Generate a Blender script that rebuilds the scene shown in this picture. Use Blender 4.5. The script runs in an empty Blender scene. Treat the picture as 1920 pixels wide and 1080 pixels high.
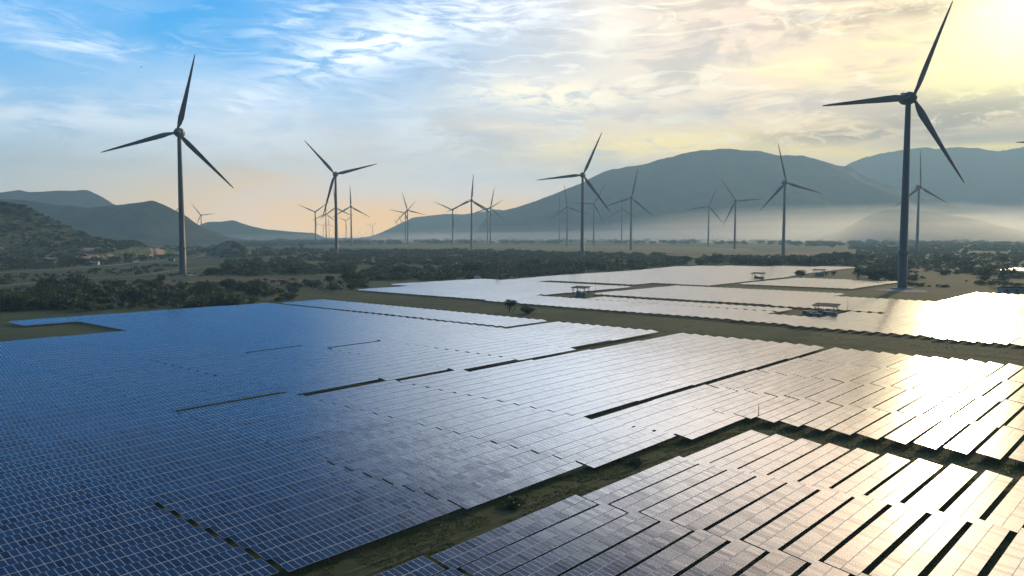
import bpy, math, random
import numpy as np
from mathutils import Vector, Matrix
R = math.radians
rng = random.Random(7)
nrg = np.random.default_rng(11)
S = bpy.context.scene
COL = S.collection

# ------------------------------------------------------------------ camera
FPX, PITCH, CH = 1493.0, R(3.83), 42.0          # focal length in photo pixels, pitch, camera height
cam_d = bpy.data.cameras.new('camera'); cam = bpy.data.objects.new('camera', cam_d); COL.objects.link(cam)
cam.location = (0, 0, CH); cam.rotation_euler = (R(90) - PITCH, 0, 0)
cam_d.sensor_width = 36; cam_d.lens = 28; cam_d.clip_end = 40000; cam_d.clip_start = .5
S.camera = cam
SUN_AZ, SUN_EL = R(33.0), R(13.6)

def ground(x, y, z=0.0):
    dx, dy = x - 960, 540 - y
    fw = FPX * math.cos(PITCH) + dy * math.sin(PITCH); up = -FPX * math.sin(PITCH) + dy * math.cos(PITCH)
    t = (z - CH) / up
    return dx * t, fw * t
def at_dist(x, y, D):
    """world point seen at photo pixel (x, y) at forward distance D"""
    dx, dy = x - 960, 540 - y
    fw = FPX * math.cos(PITCH) + dy * math.sin(PITCH); up = -FPX * math.sin(PITCH) + dy * math.cos(PITCH)
    return dx * D / fw, D, CH + up * D / fw
def pix(p):
    x, y, z = p[0], p[1], p[2] - CH
    f = y * math.cos(PITCH) - z * math.sin(PITCH); u = y * math.sin(PITCH) + z * math.cos(PITCH)
    return 960 + FPX * x / f, 540 - FPX * u / f
AZ = R(42.0)
UX, UY = math.sin(AZ), math.cos(AZ)              # along the rows of panels
VX, VY = math.cos(AZ), -math.sin(AZ)             # across the rows, towards their low side
def uv2xy(u, v): return u * UX + v * VX, u * UY + v * VY
def xy2uv(x, y): return x * UX + y * UY, x * VX + y * VY

# ------------------------------------------------------------------ node helper
class NT:
    def __init__(s, tree): s.t = tree; s.n = tree.nodes; s.l = tree.links
    def new(s, typ, **kw):
        n = s.n.new(typ)
        for k, v in kw.items(): setattr(n, k, v)
        return n
    def put(s, sock, v):
        if v is None: return
        if isinstance(v, bpy.types.NodeSocket): s.l.new(v, sock)
        elif isinstance(v, (tuple, list)):
            sock.default_value = tuple(v) if len(v) == len(sock.default_value) else tuple(v) + (1.0,)
        else: sock.default_value = v
    def m(s, op, a, b=None, c=None, clamp=False):
        n = s.new('ShaderNodeMath', operation=op, use_clamp=clamp)
        for i, v in enumerate((a, b, c)):
            if v is not None: s.put(n.inputs[i], v)
        return n.outputs[0]
    def add(s, *a):
        r = a[0]
        for x in a[1:]: r = s.m('ADD', r, x)
        return r
    def mul(s, *a):
        r = a[0]
        for x in a[1:]: r = s.m('MULTIPLY', r, x)
        return r
    def sub(s, a, b): return s.m('SUBTRACT', a, b)
    def smooth(s, v, a, b, lo=0.0, hi=1.0):
        n = s.new('ShaderNodeMapRange', interpolation_type='SMOOTHSTEP')
        s.put(n.inputs['Value'], v); n.inputs['From Min'].default_value = a; n.inputs['From Max'].default_value = b
        n.inputs['To Min'].default_value = lo; n.inputs['To Max'].default_value = hi
        return n.outputs['Result']
    def lin(s, v, a, b, lo=0.0, hi=1.0):
        n = s.new('ShaderNodeMapRange'); s.put(n.inputs['Value'], v)
        n.inputs['From Min'].default_value = a; n.inputs['From Max'].default_value = b
        n.inputs['To Min'].default_value = lo; n.inputs['To Max'].default_value = hi
        return n.outputs['Result']
    def mix(s, f, a, b, blend='MIX'):
        n = s.new('ShaderNodeMix', data_type='RGBA', blend_type=blend)
        s.put(n.inputs[0], f); s.put(n.inputs[6], a); s.put(n.inputs[7], b)
        return n.outputs[2]
    def noise(s, vec, scale, detail=5, rough=.55, dist=0.0, lac=2.0):
        n = s.new('ShaderNodeTexNoise')
        s.put(n.inputs['Vector'], vec); n.inputs['Scale'].default_value = scale; n.inputs['Detail'].default_value = detail
        n.inputs['Roughness'].default_value = rough; n.inputs['Distortion'].default_value = dist; n.inputs['Lacunarity'].default_value = lac
        return n.outputs['Fac']
    def comb(s, x, y, z=0.0):
        n = s.new('ShaderNodeCombineXYZ'); s.put(n.inputs[0], x); s.put(n.inputs[1], y); s.put(n.inputs[2], z); return n.outputs[0]
    def vmap(s, vec, scale=(1, 1, 1), rot=(0, 0, 0), loc=(0, 0, 0)):
        n = s.new('ShaderNodeMapping'); s.put(n.inputs['Vector'], vec)
        n.inputs['Scale'].default_value = scale; n.inputs['Rotation'].default_value = rot; n.inputs['Location'].default_value = loc
        return n.outputs[0]

def material(name, base=(.5, .5, .5), rough=.6, metal=0.0, spec=.5, build=None):
    m = bpy.data.materials.new(name); m.use_nodes = True
    t = NT(m.node_tree); b = m.node_tree.nodes['Principled BSDF']
    b.inputs['Base Color'].default_value = (*base, 1); b.inputs['Roughness'].default_value = rough
    b.inputs['Metallic'].default_value = metal; b.inputs['Specular IOR Level'].default_value = spec
    if build: build(t, b)
    return m
def objco(t): return t.new('ShaderNodeTexCoord').outputs['Object']
def worldpos(t): return t.new('ShaderNodeNewGeometry').outputs['Position']
def wear(base, amt=.25, scale=.6):
    def f(t, b):
        n = t.noise(t.vmap(objco(t), (1, 1, .3)), scale, 6, .65)
        lo = tuple(c * (1 - amt) for c in base); hi = tuple(min(1, c * (1 + amt * .6)) for c in base)
        t.put(b.inputs['Base Color'], t.mix(t.smooth(n, .3, .7), lo, hi))
        bp = t.new('ShaderNodeBump'); bp.inputs['Strength'].default_value = .15; t.put(bp.inputs['Height'], n); t.put(b.inputs['Normal'], bp.outputs[0])
    return f

# ------------------------------------------------------------------ object helpers
def tag(o, label=None, cat=None, group=None, kind=None):
    if label: o['label'] = label
    if cat: o['category'] = cat
    if group: o['group'] = group
    if kind: o['kind'] = kind
    return o
def empty(name, loc, rz=0.0):
    o = bpy.data.objects.new(name, None); COL.objects.link(o); o.location = loc; o.rotation_euler = (0, 0, rz)
    o.empty_display_size = .5
    return o
def link(name, mesh, parent=None, loc=(0, 0, 0)):
    o = bpy.data.objects.new(name, mesh); COL.objects.link(o); o.parent = parent; o.location = loc
    return o
def copy_tree(o, parent=None):
    c = o.copy(); COL.objects.link(c); c.parent = parent
    for ch in list(o.children): copy_tree(ch, c)
    return c
class MB:
    """collects shapes for ONE mesh"""
    def __init__(s): s.v = []; s.f = []; s.mi = []; s.sm = []
    def raw(s, vs, fs, mi=0, smooth=False):
        k = len(s.v); s.v += [tuple(p) for p in vs]
        for f in fs: s.f.append(tuple(i + k for i in f)); s.mi.append(mi); s.sm.append(smooth)
    def box(s, c, d, rz=0.0, mi=0, taper=1.0, rx=0.0):
        M = Matrix.Translation(c) @ Matrix.Rotation(rz, 4, 'Z') @ Matrix.Rotation(rx, 4, 'X')
        x, y, z = d[0] / 2, d[1] / 2, d[2] / 2
        vs = [M @ Vector((sx * x * (taper if sz > 0 else 1), sy * y * (taper if sz > 0 else 1), sz * z)) for sz in (-1, 1) for sx, sy in ((-1, -1), (1, -1), (1, 1), (-1, 1))]
        s.raw(vs, [(3, 2, 1, 0), (4, 5, 6, 7), (0, 1, 5, 4), (1, 2, 6, 5), (2, 3, 7, 6), (3, 0, 4, 7)], mi)
    def tube(s, pts, rad, n=8, mi=0, caps=True):
        pts = [Vector(p) for p in pts]; rad = rad if isinstance(rad, (list, tuple)) else [rad] * len(pts)
        vs = []
        for i, p in enumerate(pts):
            d = (pts[min(i + 1, len(pts) - 1)] - pts[max(i - 1, 0)]).normalized()
            a = d.orthogonal().normalized() if abs(d.z) < .999 else Vector((1, 0, 0)); b = d.cross(a)
            for k in range(n):
                t = 2 * math.pi * k / n; vs.append(p + (a * math.cos(t) + b * math.sin(t)) * rad[i])
        fs = [(i * n + k, i * n + (k + 1) % n, (i + 1) * n + (k + 1) % n, (i + 1) * n + k) for i in range(len(pts) - 1) for k in range(n)]
        s.raw(vs, fs, mi, True)
        if caps: s.raw(vs[:n][::-1], [tuple(range(n))], mi); s.raw(vs[-n:], [tuple(range(n))], mi)
    def mesh(s, name, *mats):
        me = bpy.data.meshes.new(name); me.from_pydata(s.v, [], s.f)
        for m in mats: me.materials.append(m)
        me.polygons.foreach_set('material_index', s.mi); me.polygons.foreach_set('use_smooth', s.sm); me.update()
        return me
    def build(s, name, mats, parent=None, loc=(0, 0, 0)):
        mats = mats if isinstance(mats, (list, tuple)) else [mats]
        return link(name, s.mesh(name, *mats), parent, loc)
def np_mesh(name, verts, quads, mats, mi=None, smooth=False, attr=None, uv=None):
    me = bpy.data.meshes.new(name); nv, nq = len(verts), len(quads); k = quads.shape[1]
    me.vertices.add(nv); me.vertices.foreach_set('co', np.ascontiguousarray(verts, np.float32).ravel())
    me.loops.add(nq * k); me.loops.foreach_set('vertex_index', np.ascontiguousarray(quads, np.int32).ravel())
    me.polygons.add(nq); me.polygons.foreach_set('loop_start', np.arange(0, nq * k, k, dtype=np.int32))
    for m in mats: me.materials.append(m)
    if mi is not None: me.polygons.foreach_set('material_index', np.ascontiguousarray(mi, np.int32))
    me.polygons.foreach_set('use_smooth', np.full(nq, smooth, bool))
    if attr:
        for an, av in attr.items():
            a = me.attributes.new(an, 'FLOAT', 'FACE'); a.data.foreach_set('value', np.ascontiguousarray(av, np.float32))
    if uv is not None:
        l = me.uv_layers.new(name='uv'); l.data.foreach_set('uv', np.ascontiguousarray(uv, np.float32).ravel())
    me.update(calc_edges=True); me.validate()
    return me

# ------------------------------------------------------------------ value noise for terrain
def vnoise(x, y, seed=0):
    xi, yi = np.floor(x).astype(np.int64), np.floor(y).astype(np.int64); xf, yf = x - xi, y - yi
    def h(a, b):
        n = (a * 374761393 + b * 668265263 + seed * 974634777) & 0xffffffff
        n = ((n ^ (n >> 13)) * 1274126177) & 0xffffffff
        return ((n ^ (n >> 16)) & 0xffff) / 65535.0
    u, v = xf * xf * (3 - 2 * xf), yf * yf * (3 - 2 * yf)
    return (h(xi, yi) * (1 - u) + h(xi + 1, yi) * u) * (1 - v) + (h(xi, yi + 1) * (1 - u) + h(xi + 1, yi + 1) * u) * v
def fbm(x, y, o=5, seed=0, g=.5):
    r = np.zeros_like(x); a = 1.0; tot = 0
    for i in range(o):
        r += a * vnoise(x * 2 ** i, y * 2 ** i, seed + i); tot += a; a *= g
    return r / tot

#@@WORLD
# ------------------------------------------------------------------ world: evening sky
SKY_K = 0.10
def px_dir(x, y):
    dx, dy = x - 960, 540 - y
    fw = FPX * math.cos(PITCH) + dy * math.sin(PITCH); up = -FPX * math.sin(PITCH) + dy * math.cos(PITCH)
    az = math.atan2(dx, fw); return math.degrees(az), math.degrees(math.atan2(up, math.hypot(dx, fw)))
W = bpy.data.worlds.new('World'); S.world = W; W.use_nodes = True; W.cycles.sampling_method = 'MANUAL'; W.cycles.sample_map_resolution = 1024
t = NT(W.node_tree); bg = W.node_tree.nodes['Background']; bg.inputs['Strength'].default_value = SKY_K
sky = t.new('ShaderNodeTexSky', sky_type='NISHITA', sun_disc=False)
sky.sun_elevation = SUN_EL; sky.sun_rotation = SUN_AZ; sky.altitude = 0; sky.air_density = 1.0; sky.dust_density = 1.0; sky.ozone_density = 2.0
D = t.new('ShaderNodeTexCoord').outputs['Generated']
sep = t.new('ShaderNodeSeparateXYZ'); t.put(sep.inputs[0], D); dx, dy, dz = sep.outputs
az = t.mul(t.m('ARCTAN2', dx, dy), 180 / math.pi)
el = t.mul(t.m('ARCSINE', t.m('MINIMUM', t.m('MAXIMUM', dz, -1.0), 1.0)), 180 / math.pi)
sv = (math.sin(SUN_AZ) * math.cos(SUN_EL), math.cos(SUN_AZ) * math.cos(SUN_EL), math.sin(SUN_EL))
dp = t.new('ShaderNodeVectorMath', operation='DOT_PRODUCT'); t.put(dp.inputs[0], D); dp.inputs[1].default_value = sv
ang = t.mul(t.m('ARCCOSINE', t.m('MINIMUM', dp.outputs['Value'], 1.0)), 180 / math.pi)
def gauss(v, w): return t.m('EXPONENT', t.mul(t.m('POWER', t.m('DIVIDE', v, w), 2.0), -1.0))
def blob(px, py, sx, sy, rot=0.0):
    """soft window on the sky dome round a direction; sx, sy in degrees, rot in degrees"""
    a0, e0 = px_dir(px, py); c, s_ = math.cos(R(rot)), math.sin(R(rot))
    a = t.sub(az, a0); e = t.sub(el, e0)
    p = t.add(t.mul(a, c), t.mul(e, s_)); q = t.add(t.mul(a, -s_), t.mul(e, c))
    return t.m('EXPONENT', t.mul(t.add(t.m('POWER', t.m('DIVIDE', p, sx), 2.0), t.m('POWER', t.m('DIVIDE', q, sy), 2.0)), -1.0))
def col(r, g, b, k=1.0):                          # an sRGB colour of the photograph as sky radiance
    f = lambda c: (c / 255 / 12.92 if c < 10.3 else ((c / 255 + .055) / 1.055) ** 2.4) * k * 1.22 / SKY_K
    return (f(r), f(g), f(b))
# cloud layer coordinates: a flat deck far above, so clouds get thinner and closer set towards the horizon
inv = t.m('DIVIDE', 1.0, t.add(t.m('MAXIMUM', dz, 0.0), .10))
deck = t.comb(t.mul(dx, inv), t.mul(dy, inv), 0.0)
angc = t.comb(t.mul(az, .1), t.mul(el, .1), 0.0)
nA = t.noise(t.vmap(angc, (.55, 1.5, 1), loc=(3.1, 1.7, 0)), 1.0, 6, .55, .6)
nB = t.noise(t.vmap(angc, (1.2, 4.2, 1), (0, 0, R(-8)), (7.7, 2.2, 0)), 1.0, 8, .62, 1.2)
nC = t.noise(t.vmap(angc, (1.5, 8.0, 1), (0, 0, R(14)), (1.3, 5.2, 0)), 1.2, 8, .62, 1.6)
nD = t.noise(t.vmap(angc, (3.0, 9.0, 1), (0, 0, R(-3)), (4.4, 9.2, 0)), 1.6, 8, .68, .7)
nE = t.noise(t.vmap(angc, (1.0, 3.4, 1), (0, 0, R(20)), (2.4, 8.8, 0)), 1.2, 9, .60, 1.0)
nF = t.noise(t.vmap(angc, (1.1, 5.0, 1), (0, 0, R(10)), (9.1, 3.3, 0)), 1.5, 9, .62, 1.4)
c = sky.outputs['Color']
hs = t.new('ShaderNodeHueSaturation'); hs.inputs['Saturation'].default_value = 1.15; hs.inputs['Value'].default_value = 1.0; t.put(hs.inputs['Color'], c); c = hs.outputs[0]
# blue of the clear part
c = t.mix(t.mul(t.smooth(az, 8, -16), t.smooth(el, 0, 9), .95), c, col(74, 152, 214, .95))
# pale dust low down, cooler on the side away from the sun
dust = t.mix(t.smooth(az, -24, 4), col(168, 204, 222), col(216, 214, 208))
c = t.mix(t.mul(gauss(el, 9.5), t.smooth(az, -40, -6, .72, .9)), c, dust)
c = t.mix(t.mul(gauss(t.sub(el, .5), 5.2), t.smooth(t.m('ABSOLUTE', t.sub(az, -5)), 40, 8, .12, 1.0)), c, col(255, 203, 134, 1.12))
# glow of the veiled sun
c = t.mix(t.mul(gauss(ang, 26.0), .85), c, col(244, 206, 174))
c = t.mix(t.mul(gauss(ang, 10.0), .85), c, col(255, 226, 164))
# high veil with soft folds
veil = t.mul(t.smooth(nA, .36, .62), t.smooth(el, 30, 18), t.smooth(az, -34, 2, .10, .85))
vc = t.mix(t.smooth(ang, 44, 14), col(214, 222, 232), col(240, 218, 190))
c = t.mix(t.mul(veil, .8), c, vc)
fold = t.mul(t.smooth(nE, .47, .58), t.smooth(az, -20, 8, .15, .75), t.smooth(el, 1, 6))
c = t.mix(t.mul(fold, .85), c, t.mix(t.smooth(ang, 40, 16), col(184, 200, 218), col(186, 172, 160)))
fold2 = t.mul(t.smooth(nF, .52, .62), t.smooth(az, -14, 10, .2, .8), t.smooth(el, 2, 7))
c = t.mix(t.mul(fold2, .7), c, t.mix(t.smooth(ang, 40, 14), col(236, 238, 242), col(255, 244, 216, 1.08)))
# pale bands low on the cool side
c = t.mix(t.mul(blob(90, 225, 11, 1.7, -6), t.smooth(nB, .34, .62), .75), c, col(216, 224, 232))
c = t.mix(t.mul(blob(520, 255, 8, 2.4, -6), t.smooth(nB, .36, .6), .75), c, col(222, 224, 228))
c = t.mix(t.mul(blob(250, 310, 7, .7, 5), t.smooth(nB, .42, .6), .55), c, col(222, 222, 216))
# cirrus
cir = t.m('MAXIMUM', t.mul(blob(700, 85, 7.0, 1.8, 17), t.smooth(nC, .36, .60)), t.mul(blob(880, 28, 7, 1.5, 4), t.smooth(nC, .38, .62)))
cir = t.m('MAXIMUM', cir, t.mul(blob(170, 88, 5.0, .5, -1), t.smooth(nC, .36, .60), .55))
cir = t.m('MAXIMUM', cir, t.mul(blob(10, 25, 3.5, 2.0, 0), t.smooth(nB, .40, .70), .4))
cir = t.m('MAXIMUM', cir, t.mul(blob(420, 190, 9, .9, 8), t.smooth(nC, .42, .66), .45))
cir = t.m('MAXIMUM', cir, t.mul(blob(560, 30, 4, .6, 24), t.smooth(nC, .42, .62), .5))
c = t.mix(t.mul(cir, .95), c, col(246, 248, 252, 1.05))
# bright breaks
c = t.mix(t.mul(blob(1150, 60, 1.7, 1.7), t.smooth(nB, .30, .60), .7), c, col(255, 246, 226))
c = t.mix(t.mul(blob(1040, 178, 5.5, 1.0, -2), t.smooth(nD, .36, .56), .95), c, col(255, 240, 212, 1.12))
c = t.mix(t.mul(blob(950, 240, 3.4, .42, -2), t.smooth(nB, .38, .58), .8), c, col(254, 230, 200, 1.08))
c = t.mix(t.mul(blob(1270, 270, 9, .9, 2), t.smooth(nD, .30, .55), .95), c, col(255, 228, 160, 1.25))
c = t.mix(t.mul(blob(1560, 285, 5, .5, -6), t.smooth(nD, .30, .55), .95), c, col(255, 226, 150, 1.3))
c = t.mix(t.mul(blob(1600, 120, 8, 1.2, 5), t.smooth(nB, .40, .6), .95), c, col(255, 240, 176, 1.2))
c = t.mix(t.mul(blob(1850, 150, 4, 1.3, 3), .8), c, col(255, 242, 172, 1.2))
# grey cloud
gr = t.m('MAXIMUM', t.mul(blob(1400, 190, 5.0, 1.3, 6), t.smooth(nB, .38, .58), .85), t.mul(blob(1345, 88, 4.5, 1.4, 24), t.smooth(nB, .40, .60), .6))
gr = t.m('MAXIMUM', gr, t.mul(blob(840, 258, 9, 1.6, -2), t.smooth(nB, .40, .62), .7))
gr = t.m('MAXIMUM', gr, t.mul(blob(1480, 50, 7, 2.0, 14), t.smooth(nB, .42, .60), .6))
gr = t.m('MAXIMUM', gr, t.mul(blob(990, 130, 3, 2.5, 40), t.smooth(nB, .42, .62), .5))
c = t.mix(gr, c, col(172, 170, 172))
ac = t.m('MAXIMUM', t.mul(blob(1830, 215, 8, 1.5, 7), t.smooth(nD, .34, .54), .95), t.mul(blob(1600, 252, 7, .8, 1), t.smooth(nD, .38, .56), .9))
ac = t.m('MAXIMUM', ac, t.mul(blob(1740, 16, 3.6, .55, -4), t.smooth(nD, .34, .56), .9))
ac = t.m('MAXIMUM', ac, t.mul(blob(1880, 258, 8, .9, 0), .85))
ac = t.m('MAXIMUM', ac, t.mul(blob(1600, 32, 4, .8, 10), t.smooth(nD, .40, .58), .6))
c = t.mix(ac, c, col(150, 132, 112))
c = t.mix(t.mul(blob(1850, 277, 4, .3, 0), .9), c, col(255, 230, 150, 1.1))
c = t.mix(t.mul(t.smooth(el, 14, 21), t.smooth(az, 4, -18), .9), c, col(20, 122, 204))
# bright cloud deck added out of view on the warm side, to brighten the panels
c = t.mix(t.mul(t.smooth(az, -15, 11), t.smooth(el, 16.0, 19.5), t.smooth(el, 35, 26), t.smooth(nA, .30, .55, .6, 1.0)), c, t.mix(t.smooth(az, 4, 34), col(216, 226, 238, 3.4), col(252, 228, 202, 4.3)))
# deep sky overhead; unseen sky behind the camera darkened so towers stay dark
c = t.mix(t.mul(t.smooth(el, 24, 35), .97), c, col(2, 46, 98))
c = t.mix(t.mul(t.smooth(t.m('ABSOLUTE', az), 62, 105), .95), c, col(38, 62, 88))
# heart of the glow
c = t.mix(gauss(ang, 4.0), c, col(255, 244, 196, 1.7))
# the air of the plain dims what lies low, so the sky behind it is brighter there
hs2 = t.new('ShaderNodeHueSaturation'); hs2.inputs['Saturation'].default_value = 1.20; hs2.inputs['Value'].default_value = 1.08; t.put(hs2.inputs['Color'], c)
vm = t.new('ShaderNodeVectorMath', operation='SCALE'); t.put(vm.inputs[0], hs2.outputs[0])
t.put(vm.inputs['Scale'], t.add(1.0, t.mul(t.m('EXPONENT', t.mul(t.m('MAXIMUM', el, 0.0), -1 / 13.0)), t.smooth(t.m('ABSOLUTE', az), 80, 45, .1, .75), t.smooth(az, -18, 14, 1.0, .55))))
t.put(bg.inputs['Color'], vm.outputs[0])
sl = bpy.data.lights.new('sun', 'SUN'); so = bpy.data.objects.new('sun', sl); COL.objects.link(so)
sl.energy = 2.6; sl.angle = R(2.5); sl.color = (1, .76, .45)
so.rotation_euler = Vector(sv).to_track_quat('Z', 'Y').to_euler()
so.location = (0, 0, 300)
#@@END

# ------------------------------------------------------------------ materials
def m_module(t, b):
    uvn = t.new('ShaderNodeUVMap'); uvn.uv_map = 'uv'
    s = t.new('ShaderNodeSeparateXYZ'); t.put(s.inputs[0], uvn.outputs[0])
    def edge(q, w):                                # 1 on the aluminium rim of each module
        d = t.sub(.5, t.m('ABSOLUTE', t.sub(q, .5)))
        return t.m('LESS_THAN', d, w)
    rim = t.m('MAXIMUM', edge(s.outputs[0], .045), edge(s.outputs[1], .020))
    at = t.new('ShaderNodeAttribute', attribute_name='rnd').outputs['Fac']
    cu = t.m('FRACT', t.mul(s.outputs[0], 6.0)); cv = t.m('FRACT', t.mul(s.outputs[1], 12.0))
    grid = t.m('MAXIMUM', edge(cu, .035), edge(cv, .035))
    cell = t.mix(at, (.003, .010, .035), (.006, .024, .070))
    cell = t.mix(t.mul(grid, .25), cell, (.07, .10, .15))
    t.put(b.inputs['Base Color'], t.mix(rim, cell, (.50, .62, .72)))
    t.put(b.inputs['IOR'], t.smooth(at, .10, .30, 1.85, 2.35)); t.put(b.inputs['Roughness'], t.add(.17, t.mul(rim, .28)))
    t.put(b.inputs['Specular IOR Level'], .5)
M_MOD = material('solar_glass', rough=.07, build=m_module)
M_ALU = material('aluminium', (.62, .65, .68), .6, 0, build=wear((.62, .65, .68), .15, 2.0))
M_STEEL = material('galvanised_steel', (.22, .23, .24), .55, .5, build=wear((.22, .23, .24), .3, 1.5))
M_TOWER = material('turbine_paint', (.13, .155, .165), .5, build=wear((.13, .155, .165), .16, .15))
M_RED = material('turbine_red_band', (.28, .045, .04), .5, build=wear((.28, .045, .04), .2, .5))
M_CONC = material('concrete', (.34, .33, .31), .9, build=wear((.34, .33, .31), .3, .8))
M_BARK = material('bark', (.10, .075, .05), .9, build=wear((.10, .075, .05), .4, 3.0))
def leafmat(name, c0, c1, thin=.22):
    def f(t, b):
        at = t.new('ShaderNodeAttribute', attribute_name='rnd').outputs['Fac']
        n = t.noise(worldpos(t), .11, 3)
        base = t.mix(t.add(t.mul(at, .6), t.mul(n, .4)), c0, c1)
        t.put(b.inputs['Base Color'], base); b.inputs['Roughness'].default_value = .6
        b.inputs['Specular IOR Level'].default_value = .25
        tr = t.new('ShaderNodeBsdfTranslucent'); t.put(tr.inputs['Color'], t.mix(.5, base, (.09, .15, .06)))
        mx = t.new('ShaderNodeMixShader'); mx.inputs[0].default_value = thin
        t.l.new(b.outputs[0], mx.inputs[1]); t.l.new(tr.outputs[0], mx.inputs[2])
        t.l.new(mx.outputs[0], next(n_ for n_ in t.n if n_.type == 'OUTPUT_MATERIAL').inputs['Surface'])
    return material(name, build=f)
M_LEAF = leafmat('leaf_dark', (.028, .056, .030), (.105, .150, .065))
M_LEAF2 = leafmat('leaf_olive', (.042, .066, .030), (.150, .165, .080))
M_GRASS = leafmat('grass_blades', (.075, .125, .04), (.26, .25, .11), .55)

def up_normal(m):                                 # short blades take the light of the turf they stand in
    t = NT(m.node_tree); t.put(m.node_tree.nodes['Principled BSDF'].inputs['Normal'], t.comb(0.0, 0.0, 1.0))
up_normal(M_GRASS)
def m_ground(t, b):
    p = worldpos(t)
    big = t.noise(t.vmap(p, (1, 1.0, 1)), .0035, 4, .55, .5)
    mid = t.noise(t.vmap(p, (1, 1, 1)), .02, 6, .62, .4)
    fine = t.noise(p, .22, 6, .72)
    vfine = t.noise(p, 1.6, 5, .75)
    c = t.mix(t.smooth(big, .38, .62), (.085, .122, .048), (.125, .140, .068))
    c = t.mix(t.mul(t.smooth(mid, .42, .62), .75), c, (.062, .096, .038))
    c = t.mix(t.mul(t.smooth(fine, .46, .68), .7), c, (.165, .155, .088))
    c = t.mix(t.mul(t.smooth(vfine, .40, .62), .5), c, (.065, .092, .036))
    t.put(b.inputs['Base Color'], c); b.inputs['Roughness'].default_value = .95; b.inputs['Specular IOR Level'].default_value = .1
    bp = t.new('ShaderNodeBump'); bp.inputs['Strength'].default_value = .5; bp.inputs['Distance'].default_value = .3
    t.put(bp.inputs['Height'], t.add(fine, t.mul(vfine, .5))); t.put(b.inputs['Normal'], bp.outputs[0])
M_GROUND = material('ground_scrub', build=m_ground)
def soil(name, a, bcol, sc=.05):
    def f(t, b):
        p = worldpos(t); n = t.noise(p, sc, 6, .65); n2 = t.noise(p, sc * 12, 5, .7)
        c = t.mix(t.smooth(n, .35, .65), a, bcol); c = t.mix(t.mul(t.smooth(n2, .4, .65), .4), c, tuple(x * .55 for x in a))
        t.put(b.inputs['Base Color'], c); b.inputs['Roughness'].default_value = .95; b.inputs['Specular IOR Level'].default_value = .1
        bp = t.new('ShaderNodeBump'); bp.inputs['Strength'].default_value = .6; t.put(bp.inputs['Height'], n2); t.put(b.inputs['Normal'], bp.outputs[0])
    return material(name, build=f)
M_CROP = soil('crop', (.17, .18, .055), (.26, .23, .09), .012)
M_CROP2 = soil('fallow', (.15, .13, .075), (.21, .17, .10), .012)
M_TRACK = soil('dirt_track', (.27, .22, .18), (.42, .35, .28), .08)
M_GRAVEL = soil('gravel', (.26, .26, .26), (.38, .37, .36), .3)
M_LANE = soil('lane_turf', (.055, .058, .022), (.12, .10, .05), .06)
def m_hill(t, b):
    p = worldpos(t); n = t.noise(p, .006, 6, .6); n2 = t.noise(p, .05, 5, .7)
    c = t.mix(t.smooth(n, .38, .62), (.030, .045, .020), (.075, .080, .040))
    c = t.mix(t.mul(t.smooth(n2, .42, .62), .6), c, (.018, .028, .014))
    t.put(b.inputs['Base Color'], c); b.inputs['Roughness'].default_value = .95; b.inputs['Specular IOR Level'].default_value = .1
    bp = t.new('ShaderNodeBump'); bp.inputs['Strength'].default_value = 1.0; bp.inputs['Distance'].default_value = 6.0
    t.put(bp.inputs['Height'], n2); t.put(b.inputs['Normal'], bp.outputs[0])
M_HILL = material('hill_forest', build=m_hill)
def m_hill_near(t, b):
    p = worldpos(t); n = t.noise(p, .012, 6, .6, .8); n2 = t.noise(p, .09, 6, .72)
    sp = t.new('ShaderNodeSeparateXYZ'); t.put(sp.inputs[0], p)
    c = t.mix(t.smooth(n2, .40, .60), (.045, .085, .045), (.150, .185, .100))
    low = t.smooth(sp.outputs[2], 62, 18)
    c = t.mix(t.mul(t.smooth(n, .54, .60), low), c, (.46, .34, .28))
    t.put(b.inputs['Base Color'], c); b.inputs['Roughness'].default_value = .95; b.inputs['Specular IOR Level'].default_value = .1
    bp = t.new('ShaderNodeBump'); bp.inputs['Strength'].default_value = 1.0; bp.inputs['Distance'].default_value = 4.0
    t.put(bp.inputs['Height'], n2); t.put(b.inputs['Normal'], bp.outputs[0])
M_HILLN = material('hill_scrub', build=m_hill_near)

# ------------------------------------------------------------------ ground, fields, roads
def sheet(name, pts, z, mat, kind='structure'):
    me = bpy.data.meshes.new(name); me.from_pydata([(x, y, z) for x, y in pts], [], [tuple(range(len(pts)))]); me.materials.append(mat); me.update()
    o = link(name, me)
    if me.polygons[0].normal.z < 0: me.flip_normals()
    o['kind'] = kind
    return o
gx0, gx1, gy0, gy1 = -7600, 8600, -400, 11400
sheet('ground', [(gx0, gy0), (gx1, gy0), (gx1, gy1), (gx0, gy1)], 0, M_GROUND)
def pxsheet(name, pts, z, mat): return sheet(name, [ground(x, y) for x, y in pts], z, mat)
pxsheet('crop_field', [(600, 462), (760, 459), (960, 460), (1290, 462), (1400, 466), (1420, 472), (1240, 476), (1060, 471), (900, 468), (700, 466)], .30, M_CROP)
pxsheet('crop_field', [(1120, 476.5), (1560, 471), (1700, 474), (1690, 479), (1500, 483), (1250, 484)], .30, M_CROP2)
pxsheet('crop_field', [(505, 491.5), (640, 490), (760, 491), (750, 494), (520, 494.5)], .25, M_CROP)
pxsheet('crop_field', [(395, 517), (560, 524), (640, 527), (620, 533), (470, 536), (330, 531)], .2, M_CROP2)
pxsheet('crop_field', [(130, 467), (260, 466), (300, 470), (150, 474)], .25, M_CROP2)
pxsheet('crop_field', [(230, 535), (330, 524), (345, 532), (250, 541)], .2, M_CROP2)
pxsheet('crop_field', [(1200, 509), (1330, 496), (1345, 498), (1215, 511)], .2, M_CROP2)
pxsheet('crop_field', [(1710, 503), (1840, 505), (1830, 509), (1705, 508)], .2, M_CROP2)
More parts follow.
